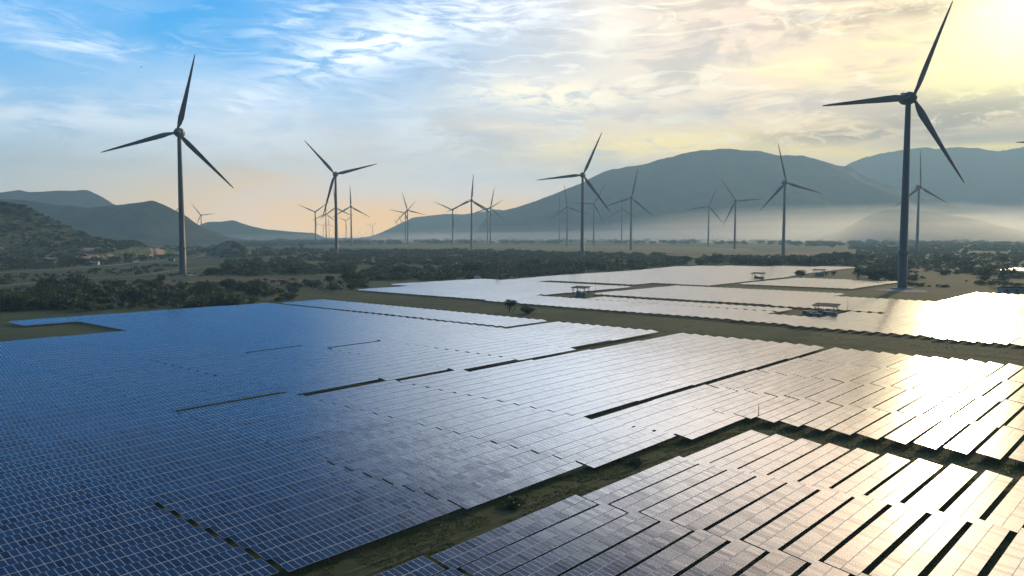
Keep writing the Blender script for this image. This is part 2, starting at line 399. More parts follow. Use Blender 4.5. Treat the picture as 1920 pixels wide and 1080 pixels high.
KEEP = []
def ribbon(name, pts, width, z, mat, uv=False):
    ps = [Vector(uv2xy(x, y) if uv else ground(x, y)) for x, y in pts]
    if not uv: KEEP.append(pts)
    # resample smoothly
    out = []
    for i in range(len(ps) - 1):
        p0, p1, p2, p3 = ps[max(i - 1, 0)], ps[i], ps[i + 1], ps[min(i + 2, len(ps) - 1)]
        for k in range(8):
            q = k / 8; out.append(.5 * ((2 * p1) + (p2 - p0) * q + (2 * p0 - 5 * p1 + 4 * p2 - p3) * q * q + (3 * p1 - p0 - 3 * p2 + p3) * q ** 3))
    out.append(ps[-1]); vs, fs = [], []
    for i, p in enumerate(out):
        d = (out[min(i + 1, len(out) - 1)] - out[max(i - 1, 0)]).normalized(); n = Vector((-d.y, d.x))
        w = width * (.5 + .06 * math.sin(i * 1.7)); vs += [(p.x + n.x * w, p.y + n.y * w, z), (p.x - n.x * w, p.y - n.y * w, z)]
    fs = [(2 * i, 2 * i + 1, 2 * i + 3, 2 * i + 2) for i in range(len(out) - 1)]
    m = MB(); m.raw(vs, fs); o = m.build(name, mat); o['kind'] = 'structure'
    return o
ribbon('road', [(-60, 514), (60, 508.5), (160, 502), (250, 494), (320, 487.5), (380, 480), (430, 468)], 11, .35, M_TRACK)
ribbon('dirt_track', [(-40, 541), (40, 533), (110, 526), (180, 521.5), (260, 517), (330, 507), (420, 497)], 6, .25, M_TRACK)
ribbon('dirt_track', [(300, 521), (420, 521), (560, 518.5), (680, 514)], 4, .25, M_TRACK)
M_WHEEL = soil('worn_turf', (.11, .105, .06), (.18, .155, .10), .05)
for off in (-1.0, 1.0):
    ribbon('dirt_track', [(306 + off, -470), (308 + off, -380), (305 + off, -300), (301 + off, -230), (304 + off, -160), (310 + off, -90), (316 + off, 10)], .8, .05, M_WHEEL, True)
    ribbon('dirt_track', [(20, -78.2 + off), (70, -78.8 + off), (120, -77.4 + off), (150, -74.5 + off), (158.5 + off * .6, -66 + off), (159.5 + off, -40), (158.0 + off, 0), (158 + off, 30)], .7, .05, M_WHEEL, True)
ribbon('dirt_track', [(330, -470), (331, -330), (328, -220), (330, -120), (329, 0)], 2.4, .05, M_WHEEL, True)
def near_road(x, y, h):
    for pts in KEEP:
        if pts[0][0] < x < pts[-1][0]:
            yr = float(np.interp(x, [p[0] for p in pts], [p[1] for p in pts]))
            if yr - 2.0 < y < yr + h + 1.0: return True
    return False
# gravel pads round the two near tower feet and the dirt around the equipment
for (x, y, r) in ((1693, 545, 17), (349, 516.5, 14)):
    gx, gy = ground(x, y)
    sheet('gravel_pad', [(gx + r * math.cos(a) * (1 + .12 * math.sin(3 * a)), gy + r * 1.2 * math.sin(a)) for a in np.linspace(0, 2 * math.pi, 40)[:-1]], .12, M_GRAVEL)

# ------------------------------------------------------------------ hills and mountains
def ridge(name, Dist, prof, front, back, mat, seed=1, rough=.22, nx=160, ny=60):
    px = np.array([p[0] for p in prof], float); py = np.array([p[1] for p in prof], float)
    xs = np.linspace(px[0], px[-1], nx); ys = np.interp(xs, px, py)
    k = np.ones(3) / 3; ys[1:-1] = np.convolve(ys, k, 'same')[1:-1]
    X, Z = [], []
    for a, b in zip(xs, ys):
        w = at_dist(a, b, Dist); X.append(w[0]); Z.append(max(w[2], 0.0))
    X, Z = np.array(X), np.array(Z); Z[0] = Z[-1] = 0
    Z += (fbm(X / (Dist * .022), X * 0 + seed, 6, seed, .62) - .5) * .05 * Z.max() * (Z / Z.max()) ** .5
    T = np.concatenate([-np.linspace(1, 0, ny) ** 1.2, np.linspace(0, 1, ny // 2)[1:] ** 1.2])
    V = np.zeros((len(T), nx, 3)); sc = max(front, 200) / 2.6
    for j, tt in enumerate(T):
        yy = Dist + (front if tt < 0 else back) * tt
        sh = (1 - abs(tt)) ** 1.35
        n = fbm(X / sc + 3.3 * seed, np.full(nx, yy) / sc, 6, seed, .55) - .5
        spur = np.abs(fbm(X / (sc * .8) + seed, np.full(nx, yy) / (sc * 3.2), 5, seed + 9, .5) - .5) * 2
        h = Z * sh
        h = h + Z * (n * rough * 1.6 - spur * rough * .9) * (4 * (1 - abs(tt)) * abs(tt)) ** .8
        V[j, :, 0] = X + n * sc * .25 * abs(tt); V[j, :, 1] = yy + n * sc * .3 * (1 - (1 - abs(tt))); V[j, :, 2] = np.maximum(h, 0) - (1.0 if abs(tt) > .999 else 0)
    V[:, 0, 2] = V[:, -1, 2] = -1
    nt = len(T); idx = np.arange(nt * nx).reshape(nt, nx)
    q = np.stack([idx[:-1, :-1], idx[:-1, 1:], idx[1:, 1:], idx[1:, :-1]], -1).reshape(-1, 4)
    o = link(name, np_mesh(name, V.reshape(-1, 3), q, [mat], smooth=True)); o['kind'] = 'structure'
    return o
ridge('mountain', 6500, [(870, 452), (895, 430), (915, 405), (930, 397), (953, 392), (987, 383), (1030, 368), (1073, 350), (1117, 330), (1153, 315), (1173, 312), (1207, 308), (1240, 297), (1280, 289), (1303, 285), (1347, 282), (1390, 280), (1430, 285), (1463, 292), (1493, 292), (1527, 298), (1563, 307), (1597, 317), (1620, 330), (1647, 342), (1680, 350), (1730, 368), (1790, 388), (1850, 412), (1940, 449)], 1900, 1300, M_HILL, 3, rough=.36, nx=320, ny=110)
ridge('mountain', 8600, [(1500, 448), (1540, 360), (1570, 320), (1590, 308), (1620, 296), (1660, 286), (1700, 281), (1740, 277), (1780, 278), (1830, 277), (1850, 281), (1870, 283), (1890, 280), (1920, 275), (1990, 262), (2060, 270), (2150, 330), (2240, 448)], 1700, 1200, M_HILL, 5, rough=.34, nx=260, ny=90)
ridge('mountain', 8300, [(684, 447.5), (715, 436), (740, 424), (773, 408), (800, 405), (840, 401), (873, 402), (900, 397), (930, 393), (960, 396), (1010, 405), (1080, 446)], 1100, 900, M_HILL, 8, nx=160, ny=50)
ridge('hill', 4650, [(1530, 449), (1580, 430), (1620, 408), (1650, 396), (1680, 391), (1720, 395), (1760, 400), (1810, 408), (1850, 416), (1900, 429), (1950, 440), (2000, 449)], 500, 500, M_HILL, 12, nx=120, ny=40)
ridge('hill', 5600, [(-320, 448), (-220, 385), (-90, 364), (0, 361), (38, 356), (62, 361), (100, 357), (165, 357), (190, 368), (215, 383), (260, 400), (330, 430), (390, 450)], 900, 800, M_HILL, 15)
ridge('hill', 3700, [(-260, 450), (-160, 392), (0, 372), (60, 376), (110, 384), (160, 390), (205, 386), (245, 381), (285, 376), (310, 385), (345, 402), (372, 421), (400, 438), (435, 452)], 700, 600, M_HILL, 17)
ridge('hill', 6200, [(330, 446), (365, 425), (390, 416), (412, 416), (437, 413), (470, 424), (500, 430), (545, 434), (590, 437), (612, 447)], 500, 500, M_HILL, 21, nx=110, ny=40)
ridge('hill', 1500, [(-240, 466), (-150, 384), (-60, 372), (0, 376), (30, 381), (60, 392), (90, 408), (130, 428), (152, 437), (185, 448), (230, 458), (265, 464)], 330, 330, M_HILLN, 25, rough=.35, nx=160, ny=70)
ridge('mound', 1500, [(388, 470), (402, 463), (416, 454), (436, 451.5), (452, 458), (470, 469)], 40, 40, M_HILLN, 31, nx=40, ny=24)
ridge('mound', 1700, [(160, 464), (190, 456), (222, 450), (255, 449), (272, 457), (300, 465)], 40, 40, M_HILLN, 33, nx=40, ny=24)

#@@TABLES
# ------------------------------------------------------------------ solar tables
TILT = R(9.0); PW, PL = .98, 1.985; LOWZ = 1.0
PITCH_V = 5.35; SLOPE = 2 * PL + .06
def mod_quads(n, row, seed, jit=.0045):
    """n modules of one row as separate slightly mis-set rectangles; local x along the row, y uphill"""
    g = np.random.default_rng(seed); L = n * PW; x0 = -L / 2
    V = np.zeros((n, 4, 3)); a = g.normal(0, jit, n); b = g.normal(0, jit, n)
    s0 = row * (PL + .06) - SLOPE / 2; ct, st = math.cos(TILT), math.sin(TILT)
    zc = LOWZ + st * SLOPE / 2
    for k, (dx, ds) in enumerate(((.006, 0), (PW - .006, 0), (PW - .006, PL), (.006, PL))):
        xx = x0 + np.arange(n) * PW + dx; ss = np.full(n, s0 + ds)
        off = (dx - PW / 2) * a + (ds - PL / 2) * b
        V[:, k, 0] = xx; V[:, k, 1] = ss * ct - off * st; V[:, k, 2] = zc + ss * st + off * ct
    # some modules are of a darker make; neighbours share a batch
    r = np.clip(.5 + g.normal(0, .2, n) + (g.random(n) < .05) * -.6, 0, 1)
    return V, r
UVQ = np.array([(0, 0), (1, 0), (1, 1), (0, 1)], np.float32)
def row_mesh(n, row, seed):
    V, r = mod_quads(n, row, seed); q = np.arange(n * 4).reshape(n, 4)
    return np_mesh('module_row', V.reshape(-1, 3), q, [M_MOD], attr={'rnd': r}, uv=np.tile(UVQ, (n, 1)))
def rail_mesh(n):
    m = MB(); ct, st = math.cos(TILT), math.sin(TILT); zc = LOWZ + st * SLOPE / 2
    m.box((0, 0, zc), (n * PW, .10, .05), rx=TILT); return m.mesh('middle_rail', M_ALU)
def frame_mesh(n):
    m = MB(); L = n * PW; ct, st = math.cos(TILT), math.sin(TILT)
    zc = LOWZ + st * SLOPE / 2 - .10
    for s in (-1.45, -.55, .55, 1.45): m.box((0, s * ct, zc + s * st), (L - .1, .07, .10), rx=TILT)
    k = max(3, round(L / 4.2))
    for i in range(k):
        x = -L / 2 + L * (i + .5) / k
        m.box((x, 0, zc - .11), (.08, SLOPE * .86, .10), rx=TILT)
        for s in (-1.2, 1.2):
            h = zc + s * st - .15; m.box((x, s * ct, h / 2), (.12, .12, h))
    return m.mesh('support_frame', M_STEEL)
_one = None
def one_module():
    global _one
    if _one is None:
        m = MB(); w, l = PW / 2 - .006, PL / 2
        vs = [(-w, -l, 0), (w, -l, 0), (w, l, 0), (-w, l, 0), (-w, -l, -.035), (w, -l, -.035), (w, l, -.035), (-w, l, -.035)]
        v = np.array(vs); q = np.array([(0, 1, 2, 3), (7, 6, 5, 4), (0, 4, 5, 1), (1, 5, 6, 2), (2, 6, 7, 3), (3, 7, 4, 0)])
        uv = np.vstack([UVQ] + [np.zeros((4, 2), np.float32)] * 5)
        _one = [np_mesh('solar_module', v, q, [M_MOD], attr={'rnd': np.full(6, x)}, uv=uv) for x in (.15, .4, .55, .7, .05)]
    return _one
ROWM, RAILM, FRAMEM = {}, {}, {}
NVAR = 5
def meshes(n, var):
    if n not in RAILM: RAILM[n] = rail_mesh(n); FRAMEM[n] = frame_mesh(n)
    if (n, var) not in ROWM: ROWM[(n, var)] = (row_mesh(n, 0, 100 * n + var), row_mesh(n, 1, 100 * n + var + 50))
    return ROWM[(n, var)], RAILM[n], FRAMEM[n]

def gap_of(tb):                                   # most tables nearly touch end to end; a few joints stand open
    j = lambda u: min(abs(tb[0] - u), abs(tb[1] - u)) < .1
    if (tb[3] == 'R' and j(65.7)) or (tb[3] == 'A' and ((j(51.7) and tb[2] > -120) or (j(112.4) and -268 < tb[2] < -210))): return 1.0
    if (tb[3] == 'B' and j(193.6) and -240 < tb[2] < -176): return 1.2
    return .6 if tb[3] == 'M' else .08
def xscale(tb, n): return (tb[1] - tb[0] - gap_of(tb)) / (n * PW)
TABLES = []     # (u0, u1, v_low, block, row, column)
def step(block, cols, vhi, vlo, dv=lambda u: 0.0, skip=()):
    """rows of tables from the low side vhi up to vlo in the columns cols=[(u0,u1)...]; vhi, vlo may depend on the column"""
    for ci, (u0, u1) in enumerate(cols):
        um = (u0 + u1) / 2; hi = vhi(um) if callable(vhi) else vhi; lo = vlo(um) if callable(vlo) else vlo
        k = max(1, round((hi - lo + 1.4) / PITCH_V)); pv = (hi - lo - 3.95) / max(1, k - 1)   # rows fill the block evenly
        for r in range(k): TABLES.append((u0, u1, hi + dv(um) - r * pv, block, r, ci))
def cols(*js): return [(a, b) for a, b in zip(js[:-1], js[1:])]
# the big field on the cool side, between its seams
LJ = (-9.0, 21.5, 51.7, 82.4, 112.4, 141.3, 166.0, 193.6, 225.0, 256.4, 289.5)
fr = lambda u: float(np.interp(u, [0, 100, 126, 152], [-84.4, -83.6, -82.0, -78.8]))
step('A', cols(*LJ[:4]), fr, -343.5)
step('A', cols(*LJ[3:5]), fr, -177.2); step('A', cols(*LJ[3:5]), -182.2, -343.5)
step('A', cols(*LJ[4:6]), fr, -171.0); step('A', cols(*LJ[4:6]), -177.2, -343.5)
step('A', cols(*LJ[5:7]), fr, -102.6); step('A', cols(*LJ[5:7]), -107.2, -169.5); step('A', cols(*LJ[5:7]), -175.0, -249.5); step('A', cols(*LJ[5:7]), -254.5, -343.5)
step('A2', [(135.0, 141.3)] * 0 + cols(141.3, 166.0), -348.0, -424)
step('A2', cols(118.0, 141.3), -404.0, -424)
step('B', cols(*LJ[6:]), -107.5, -165.5)
step('B', cols(*LJ[6:8]), -172.5, -238.0); step('B', cols(*LJ[6:8]), -243.5, -424); step('B', cols(*LJ[7:9]), -171.5, -424)
step('B', cols(225.0, 254.0), -177.0, -424)
step('B2', cols(254.3, 289.5), -177.0, -231.0)
step('B3', cols(260.5, 291.0), -239.0, -420)
# the gold lit field in the middle of the warm side
step('M', cols(*LJ[6:]), 24.0, -103.5)
# the near field below the grass lane
step('R', cols(5.5, 35.6, 65.7, 97.4, 126.8, 154.3), -69.6, -19.0, lambda u: float(np.interp(u, [80, 154], [-.4, 2.0])))
for i, q in enumerate(TABLES):      # the near field is counted from its first row at the lane downwards
    pass
TABLES[:] = [q for q in TABLES if q[3] != 'R']
for ci, (u0, u1) in enumerate(cols(5.5, 35.6, 65.7, 97.4, 126.8, 154.3)):
    um = (u0 + u1) / 2; d = float(np.interp(um, [50, 80, 112, 140], [0, 0, .5, 1.4]))
    for r in range(11 if um < 125 else 15): TABLES.append((u0, u1, -69.6 + d + r * PITCH_V, 'R', r, ci))
# far fields beyond the wide grass lane
step('F', cols(361, 388, 415), -347.0, -480)
step('F', cols(418.5, 445, 472, 499, 526), -347.0, -511)
step('F', cols(355.5, 381.5, 405), -177.0, -344)
step('F', cols(408.5, 427.5), -177.0, -303)
step('F', cols(353, 372, 391), -147, -177)
step('F', cols(349, 377, 405, 432), -88, -147)
step('F', cols(344, 374, 403, 432, 461), 40.0, -86)
step('G', cols(446, 476, 506, 536, 562), -196.0, -326)
step('G', cols(440, 470, 500, 533), -132.0, -196)
step('G', cols(427, 457, 487, 517, 547, 577, 607, 634), -20.0, -131)
g3 = lambda u: float(np.interp(u, [520, 550, 565, 585, 750, 800, 1000], [-470, -436, -368, -312, -318, -330, -345]))
step('H', [(u, u + 29.5) for u in range(522, 1020, 30)], g3, lambda u: float(np.interp(u, [522, 620, 760, 910, 950, 1040], [-482, -498, -500, -528, -500, -350])))
step('I', cols(618, 648, 678, 708, 740), -212.0, -302)
step('J', cols(1055, 1085, 1115, 1145), -150, -196)

def table_place(tb):
    u0, u1, v = tb[:3]; n = int((u1 - u0 - .1) / PW); um = (u0 + u1) / 2; vm = v - SLOPE * math.cos(TILT) / 2
    x, y = uv2xy(um, vm)
    h = .10 * math.sin(v * .035 + u0 * .004) + .04 * math.sin(v * .31)
    g = random.Random(int(u0 * 31 + v * 17))
    return n, x, y, h * .5 + g.uniform(-.02, .02), AZ_T + R(g.gauss(0, .12) - (.8 if tb[3] == 'R' and u0 > 90 else 0)), R(g.gauss(0, .28)), R(g.gauss({'M': -.14, 'R': -.42}.get(tb[3], -.30), .07)), g.randrange(NVAR)
AZ_T = R(90) - AZ + R(.75)
def on_frame(x, y, m=20):
    if y < 30: return False
    px, py = pix((x, y, 1.4)); return -m < px < 1920 + m and py < 1080 + m
def size_px(tb):
    x, y = uv2xy((tb[0] + tb[1]) / 2, tb[2] - 2)
    ps = [pix((*uv2xy(u, v), 1.3)) for u, v in ((tb[0], tb[2]), (tb[1], tb[2]), (tb[1], tb[2] - 4), (tb[0], tb[2] - 4))]
    cl = [(min(max(a, 0), 1920), min(max(b, 0), 1080)) for a, b in ps]
    return abs(sum(cl[i][0] * cl[(i + 1) % 4][1] - cl[(i + 1) % 4][0] * cl[i][1] for i in range(4))) / 2
vis = []
for tb in TABLES:
    cs = [uv2xy(u, tb[2] - 2) for u in (tb[0], (tb[0] + tb[1]) / 2, tb[1])]
    if min(c_[1] for c_ in cs) < 25: continue
    inside = any(on_frame(*c_, 0) for c_ in cs) and size_px(tb) > 0
    if inside: vis.append((size_px(tb), tb, True))
    elif any(on_frame(*c_, 650) for c_ in cs) : vis.append((0.0, tb, False))
vis.sort(key=lambda q: -q[0])
single = [q[1] for q in vis[:300] if q[0] > 0]; rest = [q[1] for q in vis[300:]] + [q[1] for q in vis[:300] if q[0] <= 0]
near = set(id(q) for q in single[:46])
ORD = ['first', 'second', 'third', 'fourth', 'fifth', 'sixth', 'seventh', 'eighth', 'ninth', 'tenth', 'eleventh', 'twelfth', 'thirteenth', 'fourteenth', 'fifteenth', 'sixteenth', 'seventeenth', 'eighteenth', 'nineteenth']
TENS = {20: 'twent', 30: 'thirt', 40: 'fort', 50: 'fift', 60: 'sixt'}
def ordinal(i):
    if i < 20: return ORD[i - 1]
    b = i // 10 * 10; return TENS[b] + ('ieth' if i == b else 'y-' + ORD[i - b - 1])
ncol_ = {'A': 6, 'B': 4, 'M': 4, 'R': 5, 'B2': 1, 'B3': 1, 'A2': 1}
def table_label(tb):
    u0, u1, v, blk, r, ci = tb
    if blk == 'A':
        r = max(0, round((fr((u0 + u1) / 2) - v) / PITCH_V))
        return f"blue solar table, {ordinal(r + 1)} row up from grass lane, {ordinal(6 - ci_of(u0))} column left of the corner mast"
    if blk == 'R': return f"near block solar table, {ordinal(r + 1)} row below the grass lane, {ordinal(5 - ci)} from the cross track"
    if blk == 'M': return f"gold lit solar table, {ordinal(max(1, round((v + 103) / PITCH_V)))} row below its seam, {ordinal(ci + 1)} column right of corner mast"
    if blk == 'B':
        lo = v > -170; k = round((v + 165.5) / PITCH_V) if lo else round((-177 - v) / PITCH_V) + 1
        return f"pale solar table, {ordinal(max(1, k))} row {'below' if lo else 'above'} the long seam, {ordinal(ci_of(u0) - 5)} column right of corner mast"
    return f"pale distant solar table, {ordinal(r + 1)} row of the far corner block, {ordinal(ci + 1)} column"
def ci_of(u): return min(range(len(LJ)), key=lambda k: abs(LJ[k] - u))
used = {}
for tb in single:
    n, x, y, z, rz, rt, rl, var = table_place(tb)
    lab = table_label(tb)
    o = empty('solar_table', (x, y, z), rz); o.rotation_euler = (rt, rl, rz); o.scale = (xscale(tb, n), 1, 1)
    used.setdefault(lab, []).append(o)
    tag(o, lab, 'solar table', {'A': 'solar tables of the blue field', 'R': 'solar tables of the near block', 'M': 'solar tables of the gold block'}.get(tb[3], 'solar tables of the pale field'))
    rows, rail, frame = meshes(n, var)
    if id(tb) in near:
        ct, st = math.cos(TILT), math.sin(TILT); zc = LOWZ + st * SLOPE / 2; g = random.Random(var * 991 + int(u1 if False else tb[0] * 7 + tb[2] * 3))
        om = one_module()
        for row in (0, 1):
            s = (row - .5) * (PL + .06)
            for k in range(n):
                w = g.random(); mm = om[4] if w < .06 else om[g.randrange(4)]
                mo = link('solar_module', mm, o, (-n * PW / 2 + (k + .5) * PW, s * ct, zc + s * st))
                mo.rotation_euler = (TILT + g.gauss(0, .0045), g.gauss(0, .0045), 0)
    else:
        link('module_row', rows[0], o); link('module_row', rows[1], o)
    link('middle_rail', rail, o); link('support_frame', frame, o)
# the many tables too small to tell apart: one mesh
VV, RR, FV, FF = [], [], [], []
for tb in rest:
    n, x, y, z, rz, rt, rl, var = table_place(tb)
    M = (Matrix.Translation((x, y, z)) @ Matrix.Rotation(rz, 4, 'Z') @ Matrix.Rotation(rl, 4, 'Y') @ Matrix.Rotation(rt, 4, 'X') @ Matrix.Diagonal((xscale(tb, n), 1, 1, 1)))
    A3 = np.array(M)[:3, :3]; T3 = np.array(M)[:3, 3]
    for row in (0, 1):
        V, r_ = mod_quads(n, row, 7 * var + row + n)
        VV.append(V.reshape(-1, 3) @ A3.T + T3); RR.append(r_)
VV = np.vstack(VV); RR = np.concatenate(RR); nq = len(RR)
o = link('distant_solar_array', np_mesh('distant_solar_array', VV, np.arange(nq * 4).reshape(nq, 4), [M_MOD], attr={'rnd': RR}, uv=np.tile(UVQ, (nq, 1))))
tag(o, 'far solar tables shining as one sheet beyond the grass lanes', 'solar array', kind='stuff')
#@@END

#@@TURBINES
# ------------------------------------------------------------------ wind turbines
HUB = 146.0; BL = 80.5
def tower_mesh():
    m = MB(); zs = [0, 3, 27.8, 28.0, 60, 100, HUB - 3.0]; rs = [3.5, 3.46, 3.36, 3.12, 2.8, 2.38, 1.95]
    m.tube([(0, 0, z) for z in zs], rs, 28); return m.mesh('tower', M_TOWER)
def ring_mesh():
    m = MB(); m.tube([(0, 0, 27.2), (0, 0, 28.0)], [4.1, 4.1], 28); m.tube([(0, 0, 28.0), (0, 0, 29.2)], [3.75, 3.7], 28)
    for k in range(4): a = k * math.pi / 2 + .4; m.box((3.9 * math.cos(a), 3.9 * math.sin(a), 28.6), (.9, .9, 1.6), a)
    return m.mesh('platform_collar', M_STEEL)
def egg(name, prof, n=24, mat=None):                # body of revolution round the y axis
    m = MB(); vs = []
    for y, r in prof:
        for k in range(n): a = 2 * math.pi * k / n; vs.append((r * math.cos(a), y, r * math.sin(a)))
    fs = [(i * n + k, (i + 1) * n + k, (i + 1) * n + (k + 1) % n, i * n + (k + 1) % n) for i in range(len(prof) - 1) for k in range(n)]
    m.raw(vs, fs, 0, True); return m
def nacelle_mesh():
    m = egg('n', [(9.2, .05), (9.0, 1.2), (8.0, 2.6), (5.5, 4.0), (2.0, 4.75), (-1.2, 4.9), (-2.6, 4.6), (-2.7, 3.2)])
    m.box((0, 5.4, 4.3), (2.6, 3.4, 1.2)); m.tube([(0.7, 6.6, 4.6), (.7, 6.6, 6.6)], .09, 6); m.tube([(-.7, 6.6, 4.6), (-.7, 6.6, 6.3)], .09, 6)
    m.tube([(0, 0, -5.4), (0, 0, -3.6)], [1.78, 2.0], 24)
    return m.mesh('nacelle', M_TOWER)
def hub_mesh():
    m = egg('h', [(-2.75, 3.3), (-3.6, 3.5), (-5.2, 3.25), (-6.6, 2.5), (-7.6, 1.4), (-8.0, .05)])
    return m.mesh('hub', M_TOWER)
def blade_mesh():
    m = MB(); st = [(1.6, 2.3, 2.3, 0), (5, 2.2, 2.2, 4), (9, 3.7, 1.9, 22), (15, 5.0, 1.4, 18), (24, 4.5, 1.1, 12), (36, 3.6, .85, 8), (48, 2.8, .62, 5), (58, 2.25, .45, 3), (62, 2.05, .40, 2.5), (70, 1.55, .30, 1.5), (75, 1.2, .22, 1), (79, .75, .15, 0), (BL, .12, .05, 0)]
    n = 12; rings = []
    for z, ch, th, tw in st:
        ring = []
        for k in range(n):
            a = 2 * math.pi * k / n; x = math.cos(a) * ch * 1.15 / 2; y = math.sin(a) * th / 2 * (1 + .45 * math.cos(a))
            x += ch * .12 * (1 if z > 6 else 0); c_, s_ = math.cos(R(tw)), math.sin(R(tw))
            ring.append((x * c_ - y * s_, x * s_ + y * c_ - 5.0 - .00025 * z * z, z))
        rings.append(ring)
    for i in range(len(rings) - 1):
        mi = 1 if 58 <= st[i][0] < 61 else 0
        m.raw(rings[i] + rings[i + 1], [(k, (k + 1) % n, n + (k + 1) % n, n + k) for k in range(n)], mi, True)
    return m.mesh('blade', M_TOWER, M_RED)
def slab_mesh():
    m = MB(); m.tube([(0, 0, .02), (0, 0, .7), (0, 0, .9)], [8.2, 8.2, 4.5], 28); return m.mesh('foundation', M_CONC)
TM = tower_mesh(), ring_mesh(), nacelle_mesh(), hub_mesh(), blade_mesh(), slab_mesh()
# hub pixel, pixels from hub to foot, image angle of one blade, yaw, label
TURB = [
    (1703, 187, 353, 67.0, 14, 'tallest dark wind turbine, beside the gold field, blades up, left and down right'),
    (336, 250, 265, 75.0, 0, 'large wind turbine by the dirt tracks and scrub, in front of the dark hills'),
    (629, 327, 148, 133.0, 0, 'dark wind turbine with one blade hanging along its tower, in front of a tight cluster'),
    (1092.5, 328.5, 158, 66.5, 0, 'dark wind turbine at the scrub belt, cutting the long mountain shoulder'),
    (1471.5, 342.5, 138, 105.0, 12, 'grey wind turbine before the mountain, its lowest blade pointing at the mist'),
    (1723, 351, 122, 94.0, 14, 'grey wind turbine half hidden just behind the thick near tower'),
    (884, 376, 94, 85.5, 0, 'wind turbine at the bright crop field with one blade straight up'),
    (1183.7, 371, 101, 79.0, 0, 'wind turbine in front of the mountain slope, blades up, left and right'),
    (1379, 376.5, 95, 124.0, 0, 'hazy wind turbine in the mist with a raised arm leaning left'),
    (1329, 386.7, 76, 70.0, 0, 'small hazy wind turbine standing in the mist, one blade level'),
    (1063.6, 388, 79, 98.0, 0, 'hazy wind turbine just left of the dark one on the mountain shoulder'),
    (1049, 393.6, 56, 90.0, 0, 'faint wind turbine on the mountain foot, behind a taller hazy one'),
    (1113.7, 382, 73, 58.5, 0, 'faint wind turbine just right of the dark one on the mountain shoulder'),
    (1166, 388, 60, 91.0, 0, 'faint wind turbine in the mist, left of a clearer one'),
    (919.5, 389.5, 69, 78.0, 0, 'wind turbine crossing blades with a neighbour, right of the crop field tower'),
    (914, 393, 61, 30.0, 0, 'wind turbine almost covered by the neighbour it crosses blades with'),
    (848.5, 394, 71, 154.0, 0, 'wind turbine left of the crop field tower, two blades spread in a wide V'),
    (857.5, 414.5, 33, 100.0, 0, 'faintest small wind turbine against the low far mountain'),
    (764, 394, 64, 106.0, 0, 'front wind turbine of the pair before the low far mountain'),
    (760, 399.5, 54, 168.0, 0, 'rear wind turbine of the pair before the low far mountain'),
    (753, 416, 31, 117.0, 0, 'tiny wind turbine left of the overlapping pair'),
    (745, 421, 26, 114.0, 0, 'tiniest wind turbine on the foot of the low far mountain'),
    (698, 423.5, 22, 161.0, 0, 'tiny lone wind turbine against the orange horizon'),
    (658, 387.5, 76, 91.0, 0, 'wind turbine on the right of the horizon cluster, one blade straight up'),
    (648.5, 414, 33, 156.0, 0, 'tiny wind turbine within the horizon cluster, blades in a V'),
    (629.5, 389.6, 67, 95.0, 0, 'wind turbine hidden behind the tower of the dark cluster turbine'),
    (617, 421, 27, 94.0, 0, 'tiny wind turbine beneath the hanging blade of the dark cluster turbine'),
    (611, 401, 50, 86.0, 0, 'small wind turbine behind the hanging blade of the dark cluster turbine'),
    (606, 423, 24, 164.0, 0, 'lowest tiny wind turbine of the cluster on the orange horizon'),
    (591, 397.5, 62, 156.0, 0, 'wind turbine on the left edge of the horizon cluster'),
    (377, 404, 51, 127.0, 0, 'pale wind turbine on the dark hill flank, right of the large tower'),
    (326.5, 402, 50, 52.0, 0, 'pale wind turbine on the dark hill, half behind the large tower'),
    (2029, 269.5, 237, 179.5, 0, 'wind turbine at the frame edge, only the tip of one blade reaching in'),
]
for i, (hx, hy, hp, ph, yaw, lab) in enumerate(TURB):
    X, Y = ground(hx, hy + hp)                           # foot on the plain
    Dn = HUB * FPX / hp                                  # distance from the apparent height
    X, Y, Z = at_dist(hx, hy, Dn)
    if Y > 10500: Y, X = 10500, X * 10500 / Y
    o = empty('wind_turbine', (X, Y, 0.0), R(yaw)); tag(o, lab, 'wind turbine', 'wind turbines on the plain')
    s = max(.9, min(1.1, Z / HUB)) if abs(Z - HUB) < 40 else 1.0
    if abs(s - 1) > .01: o.scale = (1, 1, s)
    tw = link('tower', TM[0], o)
    if hp > 90: link('platform_collar', TM[1], tw)
    link('foundation', TM[5], o); link('nacelle', TM[2], o, (0, 0, HUB)); link('hub', TM[3], o, (0, 0, HUB))
    for k in range(3):
        b = link('blade', TM[4], o, (0, 0, HUB)); b.rotation_euler = (0, R(90 - ph - 120 * k), 0)
#@@END

